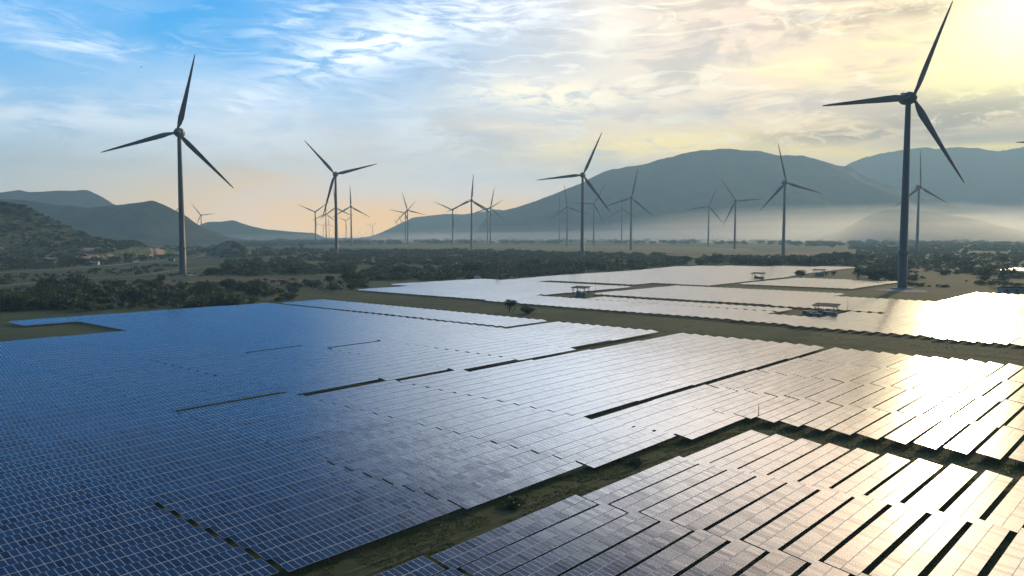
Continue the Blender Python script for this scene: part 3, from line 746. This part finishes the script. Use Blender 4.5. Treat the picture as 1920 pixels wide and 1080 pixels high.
#@@PLANTS
# ------------------------------------------------------------------ plants
def crown_np(seed, nleaf, rx, rz, lobes, leaf, zc):
    g = np.random.default_rng(seed); P = []
    for k in range(lobes):
        a = g.random() * 6.28; rr = g.random() ** .6 * rx * .72; c_ = np.array([rr * math.cos(a), rr * math.sin(a), zc + (g.random() - .42) * rz * 1.0])
        s = (.38 + .34 * g.random()); d = g.normal(size=(nleaf // lobes, 3)); d /= np.linalg.norm(d, axis=1)[:, None]
        d *= (g.random(len(d)) ** .33)[:, None]
        P.append(c_ + d * np.array([rx * s, rx * s, rz * s * .9]))
    P.append(np.array([0, 0, zc * .75]) + np.random.default_rng(seed + 1).normal(size=(nleaf // 4, 3)) * np.array([rx * .34, rx * .34, zc * .32]))
    P = np.vstack(P); P[:, 2] = np.maximum(P[:, 2], .15); n = len(P)
    a = g.normal(size=(n, 3)); a /= np.linalg.norm(a, axis=1)[:, None]; b = np.cross(a, g.normal(size=(n, 3))); b /= np.linalg.norm(b, axis=1)[:, None]
    w = leaf * (.6 + .8 * g.random(n))[:, None]
    V = np.stack([P - a * w, P - b * w * .62, P + a * w, P + b * w * .62], 1)
    return V.reshape(-1, 3), np.clip(g.normal(.45, .25, n), 0, 1)
def crown_mesh(name, seed, nleaf, rx, rz, lobes, leaf, zc, mat):
    V, r = crown_np(seed, nleaf, rx, rz, lobes, leaf, zc); n = len(r)
    return np_mesh(name, V, np.arange(n * 4).reshape(n, 4), [mat], attr={'rnd': r})
def trunk_mesh(h, seed):
    g = random.Random(seed); m = MB(); top = (g.uniform(-.3, .3), g.uniform(-.3, .3), h)
    m.tube([(0, 0, -.1), (top[0] * .4, top[1] * .4, h * .5), top], [.26, .2, .1], 7)
    for k in range(4):
        a = k * 1.7 + g.random(); z = h * (.45 + .12 * k); m.tube([(top[0] * .4, top[1] * .4, z), (1.3 * math.cos(a), 1.3 * math.sin(a), z + 1.1)], [.11, .04], 5)
    return m.mesh('trunk', M_BARK)
# kinds: unit of about 6 m tall trees and 3 m bushes
TREES = []
for k in range(4): TREES.append(('round', crown_mesh('crown', 40 + k, 520, 3.2, 2.1, 7, .42, 4.0, M_LEAF), trunk_mesh(4.2, k)))
for k in range(3): TREES.append(('broad', crown_mesh('crown', 60 + k, 620, 4.6, 1.9, 9, .45, 3.3, M_LEAF2), trunk_mesh(3.2, 9 + k)))
for k in range(2): TREES.append(('tall', crown_mesh('crown', 80 + k, 460, 2.1, 3.2, 7, .38, 4.4, M_LEAF), trunk_mesh(4.8, 19 + k)))
BUSH = [crown_mesh('foliage', 90 + k, 420, 2.6, 1.3, 6, .38, 1.3, M_LEAF if k % 2 else M_LEAF2) for k in range(4)]
STEM = trunk_mesh(1.3, 77)
def tree(x, y, hpx, lab, kind=None, group=None, lean=1.0):
    """tree whose foot is seen at photo pixel (x, y), hpx photo pixels tall"""
    X, Y = ground(x, y); h = hpx * Y / FPX
    bush = kind == 'bush' or (kind is None and rng.random() < .45)
    if bush: proto = BUSH[rng.randrange(4)]; s = h / 2.7
    else:
        kd, crown, trunk = rng.choice([q for q in TREES if kind in (None, q[0])]); s = h / {'round': 6.2, 'broad': 5.3, 'tall': 7.6}[kd]
    o = empty('bush' if bush else 'tree', (X, Y, 0), rng.uniform(0, 6.28)); o.scale = (s * rng.uniform(.9, 1.25) * lean, s * rng.uniform(.9, 1.25) * lean, s)
    lab = lab.replace('tree', 'bush') if bush else lab.replace('bush', 'tree')
    if group: group = lab.replace('bush of', 'bushes of').replace('tree of', 'trees of').replace('scrub bush in', 'scrub bushes in').replace('scrub tree in', 'scrub trees in').replace('bush dotted', 'bushes dotted').replace('tree dotted', 'trees dotted').replace('scrub bush on', 'scrub bushes on').replace('scrub tree on', 'scrub trees on')
    tag(o, lab, 'bush' if bush else 'tree', group)
    if bush: link('foliage', proto, o); link('stem', STEM, o)
    else: link('crown', crown, o); link('trunk', trunk, o)
    return o
# ones that stand out
tree(955, 585, 25, 'tall dark bush standing in the wide grass lane', 'round')
tree(990, 588, 15, 'low round bush beside the tall one in the grass lane', 'bush')
tree(1503, 520, 14, 'wide round dark tree beside the distant equipment roof', 'broad', lean=1.1)
tree(1563, 517, 9, 'small dark tree behind the far shining panels', 'round')
tree(1545, 516, 7, 'low bush beside the far equipment roof', 'bush')
tree(1610, 524, 22, 'big dark tree at the end of the far shining panels', 'round')
tree(1640, 526, 25, 'broad dark tree beside the thick near tower', 'broad')
tree(222, 548, 24, 'lone dark round tree standing out of the scrub by the dirt track', 'round')
tree(30, 582, 36, 'big bright bush at the near corner of the scrub', 'broad')
tree(255, 573, 38, 'tall dense tree at the edge of the blue field', 'broad')
tree(170, 583, 20, 'solitary bush on the bare strip by the blue field', 'bush')
tree(565, 466, 10, 'dark tree rising above the scrub before the horizon cluster', 'round')
tree(620, 535, 20, 'isolated bush on the bare field left of the far strip', 'round')
tree(540, 562, 14, 'small bush by the corner of the blue field', 'bush')
tree(660, 543, 12, 'bush at the tip of the far panel strip', 'bush')
tree(845, 525, 14, 'dark bush touching the edge of the far panel strip', 'round')
tree(965, 950, 16, 'low dark mound bush in the near grass lane', 'bush', lean=1.4)
tree(1187, 870, 12, 'faint low bush in the near grass lane, close to the field corner', 'bush', lean=1.5)
tree(1810, 480, 16, 'lone tree on the hazy plain behind the near tower', 'tall')
tree(1880, 497, 18, 'dark round tree beyond the bright shed roof', 'round')
ZONES = [   # polygon of feet in photo pixels, how many things, height range px, label, rest as stuff
    ([(0, 560), (150, 552), (150, 578), (0, 584)], 26, (12, 26), 'dark dense bush of the scrub at the corner of the blue field'),
    ([(60, 536), (300, 536), (330, 574), (140, 574)], 34, (10, 24), 'dark bush of the thicket between the dirt track and the blue field'),
    ([(330, 540), (500, 540), (520, 572), (320, 576)], 30, (10, 22), 'dark bush of the thicket below the large tower'),
    ([(500, 540), (700, 532), (690, 545), (560, 562)], 8, (7, 13), 'small bush dotted on the bare ground beyond the blue field'),
    ([(0, 478), (260, 470), (280, 492), (0, 506)], 34, (8, 15), 'bush of the dark wood along the upper side of the road'),
    ([(385, 500), (560, 498), (580, 518), (390, 518)], 26, (9, 17), 'bush of the green thicket beside the large tower'),
    ([(620, 508), (900, 500), (930, 522), (640, 528)], 34, (8, 18), 'scrub bush in the belt behind the far panel strip'),
    ([(900, 500), (1200, 496), (1180, 506), (960, 520)], 26, (8, 18), 'scrub bush in the belt around the dark central tower'),
    ([(1270, 495), (1600, 492), (1620, 499), (1280, 497)], 34, (12, 19), 'dark hazy tree of the row behind the far shining panels'),
    ([(1600, 490), (1690, 492), (1690, 530), (1640, 526)], 18, (10, 18), 'dark tree of the clump left of the thick near tower'),
    ([(1705, 488), (1910, 484), (1900, 530), (1705, 532)], 22, (6, 14), 'scrub bush on the dim ground right of the thick near tower'),
]
def in_poly(x, y, P):
    r = False; j = len(P) - 1
    for i in range(len(P)):
        if (P[i][1] > y) != (P[j][1] > y) and x < (P[j][0] - P[i][0]) * (y - P[i][1]) / (P[j][1] - P[i][1]) + P[i][0]: r = not r
        j = i
    return r
def sample(P):
    xs, ys = [p[0] for p in P], [p[1] for p in P]
    while True:
        x, y = rng.uniform(min(xs), max(xs)), rng.uniform(min(ys), max(ys))
        if in_poly(x, y, P): return x, y
def in_field(X, Y):
    u, v = xy2uv(X, Y)
    return any(q[0] - 3 < u < q[1] + 3 and q[2] - 7 < v < q[2] + 3 for q in TABLES)
n_single = 0
for P, n, hr, lab in ZONES:
    for k in range(n):
        x, y = sample(P)
        if in_field(*ground(x, y)) or near_road(x, y, hr[0]): continue
        tree(x, y, rng.uniform(*hr) * (1 if rng.random() < .8 else 1.25), lab, None if rng.random() < .7 else 'bush', lab.replace('bush of', 'bushes of')); n_single += 1
# the scrub as a mass
def scatter(name, zones, lab, seed, mats, cat='scrub'):
    g = random.Random(seed); VV, RR, MI = [], [], []
    protos = [crown_np(300 + k, 90, 2.9, 1.5, 5, .62, 1.6) for k in range(8)] + [crown_np(320 + k, 110, 2.8, 2.3, 5, .62, 3.0) for k in range(5)]
    for P, n, hr in zones:
        for k in range(n):
            xs, ys = [p[0] for p in P], [p[1] for p in P]
            while True:
                x, y = g.uniform(min(xs), max(xs)), g.uniform(min(ys), max(ys))
                if in_poly(x, y, P): break
            X, Y = ground(x, y)
            if Y < 0 or Y > 9500 or in_field(X, Y) or near_road(x, y, hr[1]): continue
            # clumps: keep where slow noise is high
            if fbm(np.array([X / 90.0]), np.array([Y / 170.0]), 3, 4)[0] < .36: continue
            j = g.randrange(len(protos)); V, r = protos[j]; h = g.uniform(*hr) * Y / FPX; s = h / (3.2 if j < 8 else 5.4); a = g.uniform(0, 6.28); c_, s_ = math.cos(a), math.sin(a)
            w = s * g.uniform(1.0, 1.7); Q = np.stack([(V[:, 0] * c_ - V[:, 1] * s_) * w + X, (V[:, 0] * s_ + V[:, 1] * c_) * w + Y, V[:, 2] * s], 1)
            VV.append(Q); RR.append(np.clip(r * .7 + g.uniform(0, .35), 0, 1)); MI.append(np.full(len(r), g.randrange(len(mats))))
    V = np.vstack(VV); r = np.concatenate(RR); n = len(r)
    o = link(name, np_mesh(name, V, np.arange(n * 4).reshape(n, 4), mats, mi=np.concatenate(MI), attr={'rnd': r}))
    return tag(o, lab, cat, kind='stuff')
scatter('scrub', [
    ([(-260, 530), (640, 520), (700, 530), (560, 564), (330, 580), (-260, 588)], 420, (4, 12)),
    ([(-260, 462), (430, 462), (430, 500), (-260, 508)], 800, (3, 9)), ([(-260, 505), (640, 500), (700, 525), (-260, 560)], 500, (2, 6)),
    ([(360, 470), (640, 470), (640, 520), (380, 516)], 520, (4, 10)),
    ([(600, 476), (1250, 480), (1250, 502), (930, 524), (620, 528)], 1500, (4, 11)),
    ([(1240, 487), (1620, 483), (1620, 499), (1330, 495), (1240, 501)], 300, (5, 11)),
    ([(1600, 478), (1980, 474), (1980, 538), (1710, 540), (1600, 500)], 900, (3, 8)), ([(1600, 470), (1980, 464), (1980, 482), (1600, 484)], 420, (3, 7)),
    ([(-260, 508), (330, 490), (330, 520), (-260, 536)], 200, (3, 8)),
    ], 'dense grey green scrub across the plain behind the solar field', 5, [M_LEAF, M_LEAF2])
scatter('far_woodland', [
    ([(420, 456), (700, 450), (960, 449), (1300, 452), (1300, 458), (900, 457), (640, 459), (420, 466)], 900, (4, 8)),
    ([(620, 472), (960, 474), (1250, 482), (1250, 486), (900, 479), (620, 477)], 260, (5, 9)),
    ([(1300, 452), (1980, 448), (1980, 476), (1700, 474), (1500, 462), (1300, 458)], 800, (4, 8)),
    ], 'pale band of distant woodland fading into the haze', 6, [M_LEAF], 'woodland')
def hill_shrubs():
    o = bpy.data.objects['hill.004'] if 'hill.004' in bpy.data.objects else None
    hills = [q for q in bpy.data.objects if q.name.startswith('hill') and q.data.materials[0] == M_HILLN]
    me = hills[0].data; co = np.empty(len(me.vertices) * 3, np.float32); me.vertices.foreach_get('co', co); co = co.reshape(-1, 3)
    co = co[(co[:, 2] > 4) & (co[:, 1] < 1520)]; g = np.random.default_rng(3); VV, RR = [], []
    protos = [crown_np(340 + k, 60, 2.9, 1.4, 4, .8, 1.4) for k in range(5)]
    for k in range(900):
        p = co[g.integers(len(co))] + g.normal(0, 2.5, 3) * (1, 1, 0); V, r = protos[k % 5]; s = g.uniform(.6, 1.7)
        VV.append(V * (s * 1.3, s * 1.3, s) + p - (0, 0, .5)); RR.append(np.clip(r * .6 + g.uniform(0, .4), 0, 1))
    V = np.vstack(VV); r = np.concatenate(RR); n = len(r)
    tag(link('hillside_scrub', np_mesh('hillside_scrub', V, np.arange(n * 4).reshape(n, 4), [M_LEAF2], attr={'rnd': r})), 'low green scrub covering the near hill above the quarry scars', 'scrub', kind='stuff')
hill_shrubs()
# grass of the lanes
def lane_grass():
    g = np.random.default_rng(9); P = []
    def patch(n, u0, u1, v0, v1):
        u = g.uniform(u0, u1, n); v = g.uniform(v0, v1, n); P.append(np.stack([u * UX + v * VX, u * UY + v * VY], 1))
    patch(16000, 20, 166, -84, -72); patch(9000, 152, 168, -84, 20); patch(9000, 290, 362, -260, -20); patch(5000, 292, 380, -500, -260); patch(1500, 40, 160, -14, 10)
    P = np.vstack(P); keep = fbm(P[:, 0] / 6, P[:, 1] / 6, 4, 2) > .42; P = P[keep]; n = len(P)
    a = g.uniform(0, 6.28, n); w = g.uniform(.12, .35, n); h = g.uniform(.06, .26, n) * (.5 + fbm(P[:, 0] / 9, P[:, 1] / 9, 3, 8)); lx, ly = g.normal(0, .12, n), g.normal(0, .12, n)
    z = np.zeros(n); V = np.stack([np.stack([P[:, 0] - np.cos(a) * w, P[:, 1] - np.sin(a) * w, z], 1), np.stack([P[:, 0] + np.cos(a) * w, P[:, 1] + np.sin(a) * w, z], 1), np.stack([P[:, 0] + lx, P[:, 1] + ly, h], 1)], 1)
    r = np.clip(fbm(P[:, 0] / 14, P[:, 1] / 14, 3, 6) * 1.4 - .35 + g.normal(0, .15, n), 0, 1)
    tag(link('grass', np_mesh('grass', V.reshape(-1, 3), np.arange(n * 3).reshape(n, 3), [M_GRASS], attr={'rnd': r})), 'rough grass growing along the lanes between the solar blocks', 'grass', kind='stuff')
lane_grass()
#@@END

#@@THINGS
# ------------------------------------------------------------------ equipment, poles, vehicles
M_ROOF = material('roof_metal', (.03, .033, .036), .8, 0, build=wear((.03, .033, .036), .3, .8))
M_CAB = material('cabinet_paint', (.20, .23, .24), .6, build=wear((.20, .23, .24), .2, .9))
M_CONT = material('container_paint', (.36, .37, .36), .6, build=wear((.36, .37, .36), .2, .9))
M_DARK = material('dark_vent', (.03, .035, .04), .6, build=wear((.03, .035, .04), .2, 3))
M_WHITE = material('white_paint', (.75, .74, .70), .5, build=wear((.75, .74, .70), .12, .8))
M_TYRE = material('tyre_rubber', (.02, .02, .02), .9, build=wear((.02, .02, .02), .2, 3))
M_GLASS = material('dark_glass', (.02, .03, .04), .05)
M_BRTIN = material('bright_tin', (.55, .56, .57), .22, .9, build=wear((.55, .56, .57), .1, .5))
M_GREEN = material('green_paint', (.03, .22, .12), .5, build=wear((.03, .22, .12), .15, .8))
def shelter(u, v, lab, w=12, d=7, h=6.4, slope=.9):
    x, y = uv2xy(u, v); o = empty('equipment_shelter', (x, y, 0), R(90) - AZ - R(90)); tag(o, lab, 'shelter', 'roofed equipment shelters in the solar field')
    m = MB(); m.box((0, 0, h), (w, d, .34), rx=math.atan2(slope, d)); rf = m.build('roof', M_ROOF, o)
    m = MB()
    for k in range(5): m.box((-w / 2 + w * (k + .5) / 5, 0, h - .19), (.14, d * .96, .2), rx=math.atan2(slope, d))
    m.build('rafter', M_STEEL, o)
    for sx in (-1, 1):
        for sy in (-1, 1):
            m = MB(); X, Yy = sx * (w / 2 - 1.3), sy * (d / 2 - 1.2); top = h - .3 + slope * Yy / d
            m.box((X, Yy, top / 2), (.3, .3, top))
            for e in (-1, 1): m.tube([(X, Yy, top - 1.8), (X + e * 1.2, Yy, top - .05)], .11, 6)
            m.build('post', M_STEEL, o)
    return o
def container(u, v, lab, L=6, Wd=2.6, h=2.9, rz=0.0, mat=None):
    x, y = uv2xy(u, v); o = empty('inverter_container', (x, y, 0), R(90) - AZ - R(90) + rz); tag(o, lab, 'container', 'inverter containers under the shelters')
    m = MB(); m.box((0, 0, .25 + h / 2), (L, Wd, h))
    for k in range(int(L / .4)): m.box((-L / 2 + .2 + k * .4, -Wd / 2 - .02, .25 + h / 2), (.16, .05, h * .9)); m.box((-L / 2 + .2 + k * .4, Wd / 2 + .02, .25 + h / 2), (.16, .05, h * .9))
    m.build('body', mat or M_CONT, o)
    m = MB(); m.box((0, 0, .12), (L + .6, Wd + .6, .24)); m.build('plinth', M_CONC, o)
    d = MB(); d.box((L / 2 - 1.1, -Wd / 2 - .07, 1.4), (1.1, .05, 2.1)); dd = d.build('door', M_CAB, o)
    d = MB(); d.box((L / 2 - .72, -Wd / 2 - .13, 1.35), (.06, .07, .3)); d.build('handle', M_DARK, dd)
    d = MB(); d.box((-L / 2 + 1.3, -Wd / 2 - .07, 2.2), (1.4, .05, .8)); d.build('vent', M_DARK, o)
    return o
def transformer(u, v, lab, s=1.0):
    x, y = uv2xy(u, v); o = empty('transformer', (x, y, 0), R(90) - AZ - R(90)); o.scale = (s, s, s); tag(o, lab, 'transformer', 'transformers beside the inverter containers')
    m = MB(); m.box((0, 0, 1.5), (2.0, 1.7, 2.4)); m.box((0, 0, 2.78), (2.2, 1.9, .15)); m.build('tank', M_CAB, o)
    m = MB()
    for k in range(7): m.box((1.35, -.7 + k * .235, 1.5), (.65, .08, 1.8))
    m.build('radiator', M_CAB, o)
    for k in range(3): m = MB(); m.tube([(-.6 + .6 * k, 0, 2.86), (-.6 + .6 * k, 0, 3.5)], [.13, .07], 8); m.build('bushing', M_DARK, o)
    m = MB(); m.box((.15, 0, .15), (3.6, 2.2, .3)); m.build('plinth', M_CONC, o)
    return o
for (u, v, where) in ((433, -327, 'beyond the wide grass lane'), (407.5, -151.5, 'in the gap of the shining far strip'), (703, -325, 'at the tip of the far field'), (812, -310, 'by the round dark tree')):
    shelter(u, v, f'slanted open roof on posts over cabinets {where}')
    container(u - 1.5, v + 2.5, f'pale inverter container under the roof {where}', L=7)
    transformer(u + 1.2, v - 2.6, f'blue grey transformer under the roof {where}', 1.25)
container(408.0, -160, 'low grey container standing alone left of the near shelter', L=7, h=2.4)
container(398.5, -153.5, 'second low container at the track end of the near shelter', L=6, h=2.4)
# sheds on the warm edge
def shed(u, v, w, d, h, lab, walls=True, slope=.6):
    x, y = uv2xy(u, v); o = empty('shed', (x, y, 0), R(-8)); tag(o, lab, 'shed')
    m = MB(); m.box((0, 0, h), (w, d, .16), rx=-math.atan2(slope, d)); m.build('roof', M_BRTIN, o)
    if walls:
        m = MB(); m.box((0, 0, (h - .5) / 2), (w - .8, d - .8, h - .5)); m.build('wall', M_CONT, o)
        for k in range(4): m = MB(); m.box((-w / 2 + w * (k + .5) / 4, -d / 2 + .37, 1.9), (1.3, .06, 1.1)); m.build('window', M_GLASS, o)
        m = MB(); m.box((w * .38, -d / 2 + .37, 1.1), (1.1, .06, 2.2)); m.build('door', M_CAB, o)
    else:
        for sx in (-1, 1):
            for sy in (-1, 1): m = MB(); z = h - .1 - slope * sy * (d / 2 - .5) / d; m.box((sx * (w / 2 - .5), sy * (d / 2 - .5), z / 2), (.18, .18, z)); m.build('post', M_STEEL, o)
    return o
def uvp(x, y, z=0): return xy2uv(*ground(x, y, z))
shed(*uvp(1910, 549), 26, 9, 4.2, 'long low white building with a bright tin roof at the field edge', True, 1.2)
shed(*uvp(1874, 538), 12, 9, 6.0, 'open shed with a shining flat roof on thin posts', False, 1.6)
shed(*uvp(1896, 520), 6, 5, 3.6, 'tiny shed with a bright roof beyond the open one', True, .6)
# thin lightning masts
M_MAST = material('mast_steel', (.12, .13, .14), .5, .3, build=wear((.12, .13, .14), .2, 2))
for (x, y, h, where) in ((1422, 787, 33, 'at the corner where the grass lanes meet'), (1342, 567, 15, 'on the edge above the far strip'), (1589, 584, 37, 'rising beside the near shelter'), (1116.5, 550, 37, 'rising beside the shelter beyond the wide lane'), (1316, 533, 13, 'at the edge of the far field near its seam'), (1309, 533.5, 8, 'short, left of a taller one on the far field edge'), (808, 551, 11, 'on the pale tip of the far strip'), (1427, 523, 19, 'beside the shelter at the far field tip'), (1140, 531, 15, 'behind the shelter beyond the wide lane')):
    X, Y = ground(x, y); H_ = h * Y / FPX; o = empty('lightning_mast', (X, Y, 0)); tag(o, f'thin dark lightning mast {where}', 'mast', 'lightning masts in the solar field')
    m = MB(); m.tube([(0, 0, 0), (0, 0, H_ * .6), (0, 0, H_)], [.11, .08, .035], 7); m.build('pole', M_MAST, o)
    m = MB(); m.box((0, 0, .15), (.6, .6, .3)); m.build('footing', M_CONC, o)
# utility poles by the tracks
for (x, y, h, where) in ((34.5, 533.5, 24, 'nearest the frame corner, at the track bend'), (161, 520.5, 18, 'beside the middle of the lower track'), (249, 519.5, 24, 'below the white truck'), (322, 513, 16, 'close to the large tower')):
    X, Y = ground(x, y); H_ = h * Y / FPX; o = empty('utility_pole', (X, Y, 0), R(20)); tag(o, f'pale concrete utility pole {where}', 'utility pole', 'utility poles along the dirt track')
    m = MB(); m.tube([(0, 0, 0), (0, 0, H_)], [.26, .15], 8); m.build('pole', M_CONC, o)
    m = MB(); m.box((0, 0, H_ - .8), (2.6, .14, .16)); m.build('crossarm', M_STEEL, o)
    for k in (-1, 0, 1): m = MB(); m.tube([(k * 1.1, 0, H_ - .7), (k * 1.1, 0, H_ - .35)], .07, 6); m.build('insulator', M_CONC, o)
# lattice pylon in the scrub
def pylon(x, y, hpx, lab):
    X, Y = ground(x, y); H_ = hpx * Y / FPX; o = empty('lattice_pylon', (X, Y, 0), R(15)); tag(o, lab, 'pylon')
    m = MB(); lv = [0, .16, .32, .47, .61, .74, .86, .94, 1.0]; wd = lambda q: 2.6 * (1 - q) + .45
    for sx, sy in ((-1, -1), (1, -1), (1, 1), (-1, 1)): m.tube([(sx * wd(q), sy * wd(q), q * H_) for q in lv], .13, 5)
    for a, b in zip(lv[:-1], lv[1:]):
        for (p, q) in (((-1, -1), (1, -1)), ((1, -1), (1, 1)), ((1, 1), (-1, 1)), ((-1, 1), (-1, -1))):
            m.tube([(p[0] * wd(a), p[1] * wd(a), a * H_), (q[0] * wd(b), q[1] * wd(b), b * H_)], .07, 4); m.tube([(q[0] * wd(a), q[1] * wd(a), a * H_), (p[0] * wd(b), p[1] * wd(b), b * H_)], .07, 4)
    m.build('lattice_tower', M_STEEL, o)
    for q in (.74, .86, .97): m = MB(); m.tube([(-4.2, 0, q * H_), (0, 0, q * H_ + .6), (4.2, 0, q * H_)], [.1, .14, .1], 5); m.build('crossarm', M_STEEL, o)
pylon(938, 524, 50, 'grey lattice pylon standing in the scrub belt behind the far strip')
# truck on the road
def truck(x, y, lab):
    X, Y = ground(x, y); p2 = Vector(ground(x + 40, y - 1.2)) - Vector((X, Y)); o = empty('truck', (X, Y, .36), math.atan2(p2.y, p2.x)); tag(o, lab, 'truck')
    m = MB(); m.box((1.3, 0, 2.35), (8.6, 2.5, 2.7)); m.build('cargo_box', M_WHITE, o)
    m = MB(); m.box((-4.3, 0, 1.75), (2.1, 2.4, 2.1), taper=.93); cb = m.build('cab', M_WHITE, o)
    m = MB(); m.box((-5.36, 0, 2.2), (.06, 2.0, .8)); m.build('windscreen', M_GLASS, cb)
    m = MB(); m.box((.4, 0, .82), (10.4, 1.0, .3)); m.build('chassis', M_DARK, o)
    for px_ in (-4.2, 2.6, 4.2):
        for sy in (-1, 1): m = MB(); m.tube([(px_, sy * 1.0, .52), (px_, sy * 1.28, .52)], .52, 14); m.build('wheel', M_TYRE, o)
truck(254, 494.5, 'white box truck driving along the earth road')
def house(x, y, w, d, h, lab, roof, rz=0.0):
    X, Y = ground(x, y); o = empty('house', (X, Y, 0), rz); tag(o, lab, 'house')
    m = MB(); m.box((0, 0, h / 2), (w, d, h)); m.build('wall', M_WHITE if roof is not M_GREEN else M_CONT, o)
    m = MB(); vs = [(-w / 2 - .4, -d / 2 - .4, h + .01), (w / 2 + .4, -d / 2 - .4, h + .01), (w / 2 + .4, d / 2 + .4, h + .01), (-w / 2 - .4, d / 2 + .4, h + .01), (-w / 2 - .4, 0, h + d * .28), (w / 2 + .4, 0, h + d * .28)]
    m.raw(vs, [(0, 1, 5, 4), (2, 3, 4, 5), (1, 2, 5), (3, 0, 4), (3, 2, 1, 0)]); m.build('roof', roof, o)
    for k in range(3): m = MB(); m.box((-w / 3 + k * w / 3, -d / 2 - .03, h * .55), (w * .12, .06, h * .35)); m.build('window', M_GLASS, o)
    m = MB(); m.box((w * .17, -d / 2 - .03, h * .35), (w * .1, .06, h * .7)); m.build('door', M_CAB, o)
house(177, 497, 12, 7, 4.0, 'pale house half hidden in the dark wood above the road', M_CONT, R(10))
house(322, 489, 9, 6, 2.6, 'small building with a green roof beside the road', M_GREEN, R(5))
house(421, 497, 7, 5, 3.0, 'little white house among the bushes right of the large tower', M_WHITE, R(-8))
house(895, 525, 5, 4, 2.6, 'tiny pale hut behind the far strip', M_WHITE, R(5))
# combiner boxes seen as small pale plates on the tables of the blue field
def bird(x, y, D_, lab):
    p = at_dist(x, y, D_); o = empty('bird', p, R(60)); o.scale = (.6, .6, .6); tag(o, lab, 'bird')
    m = MB(); m.raw([(-.3, 0, 0), (-.05, .09, .03), (.25, .05, 0), (.36, 0, .02), (.25, -.05, 0), (-.05, -.09, .03), (0, 0, .09), (0, 0, -.08), (-.5, .06, 0), (-.5, -.06, 0), (.1, .45, .22), (-.08, .95, .12), (.1, -.45, .22), (-.08, -.95, .12), (-.12, .42, .2), (-.12, -.42, .2)],
          [(0, 1, 6), (1, 2, 6), (2, 3, 6), (3, 4, 6), (4, 5, 6), (5, 0, 6), (1, 0, 7), (2, 1, 7), (3, 2, 7), (4, 3, 7), (5, 4, 7), (0, 5, 7), (0, 8, 9), (2, 10, 14, 1), (10, 11, 14), (4, 5, 15, 12), (12, 15, 13)])
    m.build('body', M_DARK, o)
bird(265, 126, 190, 'tiny dark bird high in the blue sky left of the large turbine')
#@@END

#@@AIR
# ------------------------------------------------------------------ air
def volume(name, mesh, density, color, aniso, lab):
    m = bpy.data.materials.new(name); m.use_nodes = True; nt = m.node_tree; nt.nodes.clear()
    out = nt.nodes.new('ShaderNodeOutputMaterial'); pv = nt.nodes.new('ShaderNodeVolumePrincipled')
    pv.inputs['Density'].default_value = density; pv.inputs['Color'].default_value = (*color, 1); pv.inputs['Anisotropy'].default_value = aniso
    pv.inputs['Density Attribute'].default_value = ''
    nt.links.new(pv.outputs[0], out.inputs['Volume']); m.cycles.homogeneous_volume = True
    mesh.materials.append(m); o = link(name, mesh); tag(o, lab, 'haze', kind='stuff')
    return o
mb = MB(); mb.box(((gx0 + gx1) / 2, (gy0 + gy1) / 2, 550), (gx1 - gx0 + 200, gy1 - gy0 + 200, 1106)); me = mb.mesh('haze')
volume('haze', me, 1.25e-4, (.50, .80, 1.0), .2, 'thin blue evening haze over the whole plain')
def lens(cx, cy, rx, ry, rz, seed, n=48, k=12):
    """a low bank of mist: a flat bottomed dome with an uneven top"""
    m = MB(); vs = [(cx, cy, rz + .6)]
    for i in range(1, k + 1):
        q = i / k
        for j in range(n):
            a = 2 * math.pi * j / n; w = 1 + .16 * math.sin(2 * a + seed) + .09 * math.sin(5 * a + 2 * seed)
            z = rz * (1 - q ** 4) ** .8 * (1 + .10 * math.sin(3 * a + seed) * q + .07 * math.sin(7 * a + 3 * seed + 5 * q)) + .6
            vs.append((cx + rx * w * q * math.cos(a), cy + ry * w * q * math.sin(a), z))
    fs = [(0, 1 + j, 1 + (j + 1) % n) for j in range(n)]
    for i in range(k - 1):
        for j in range(n): a = 1 + i * n + j; b = 1 + i * n + (j + 1) % n; fs.append((a, a + n, b + n, b))
    fs.append(tuple(1 + (k - 1) * n + j for j in range(n))[::-1])
    m.raw(vs, fs, 0, True); return m.mesh('mist_bank')
for (cx, cy, rx, ry, rz, d) in ((1900, 4400, 2900, 700, 70, 3.6e-4), (2150, 4450, 2700, 680, 115, 3.0e-4), (2350, 4480, 2500, 640, 160, 2.6e-4), (2500, 4500, 2300, 600, 205, 2.2e-4), (200, 4700, 2400, 600, 55, 2.6e-4)):
    volume('mist_bank', lens(cx, cy, rx, ry, rz, cx * .01), d, (.995, .985, .965), .68, 'pale mist bank lying at the foot of the mountain')
#@@END

# ------------------------------------------------------------------ render settings
S.render.engine = 'CYCLES'
S.view_settings.view_transform = 'Standard'; S.view_settings.look = 'None'; S.view_settings.gamma = 1; S.view_settings.exposure = .25
S.cycles.max_bounces = 5; S.cycles.diffuse_bounces = 2; S.cycles.glossy_bounces = 3; S.cycles.volume_bounces = 2; S.cycles.transparent_max_bounces = 6
S.cycles.use_denoising = True; S.cycles.denoiser = 'OPENIMAGEDENOISE'
S.cycles.sample_clamp_indirect = 6
S.cycles.caustics_reflective = False; S.cycles.caustics_refractive = False
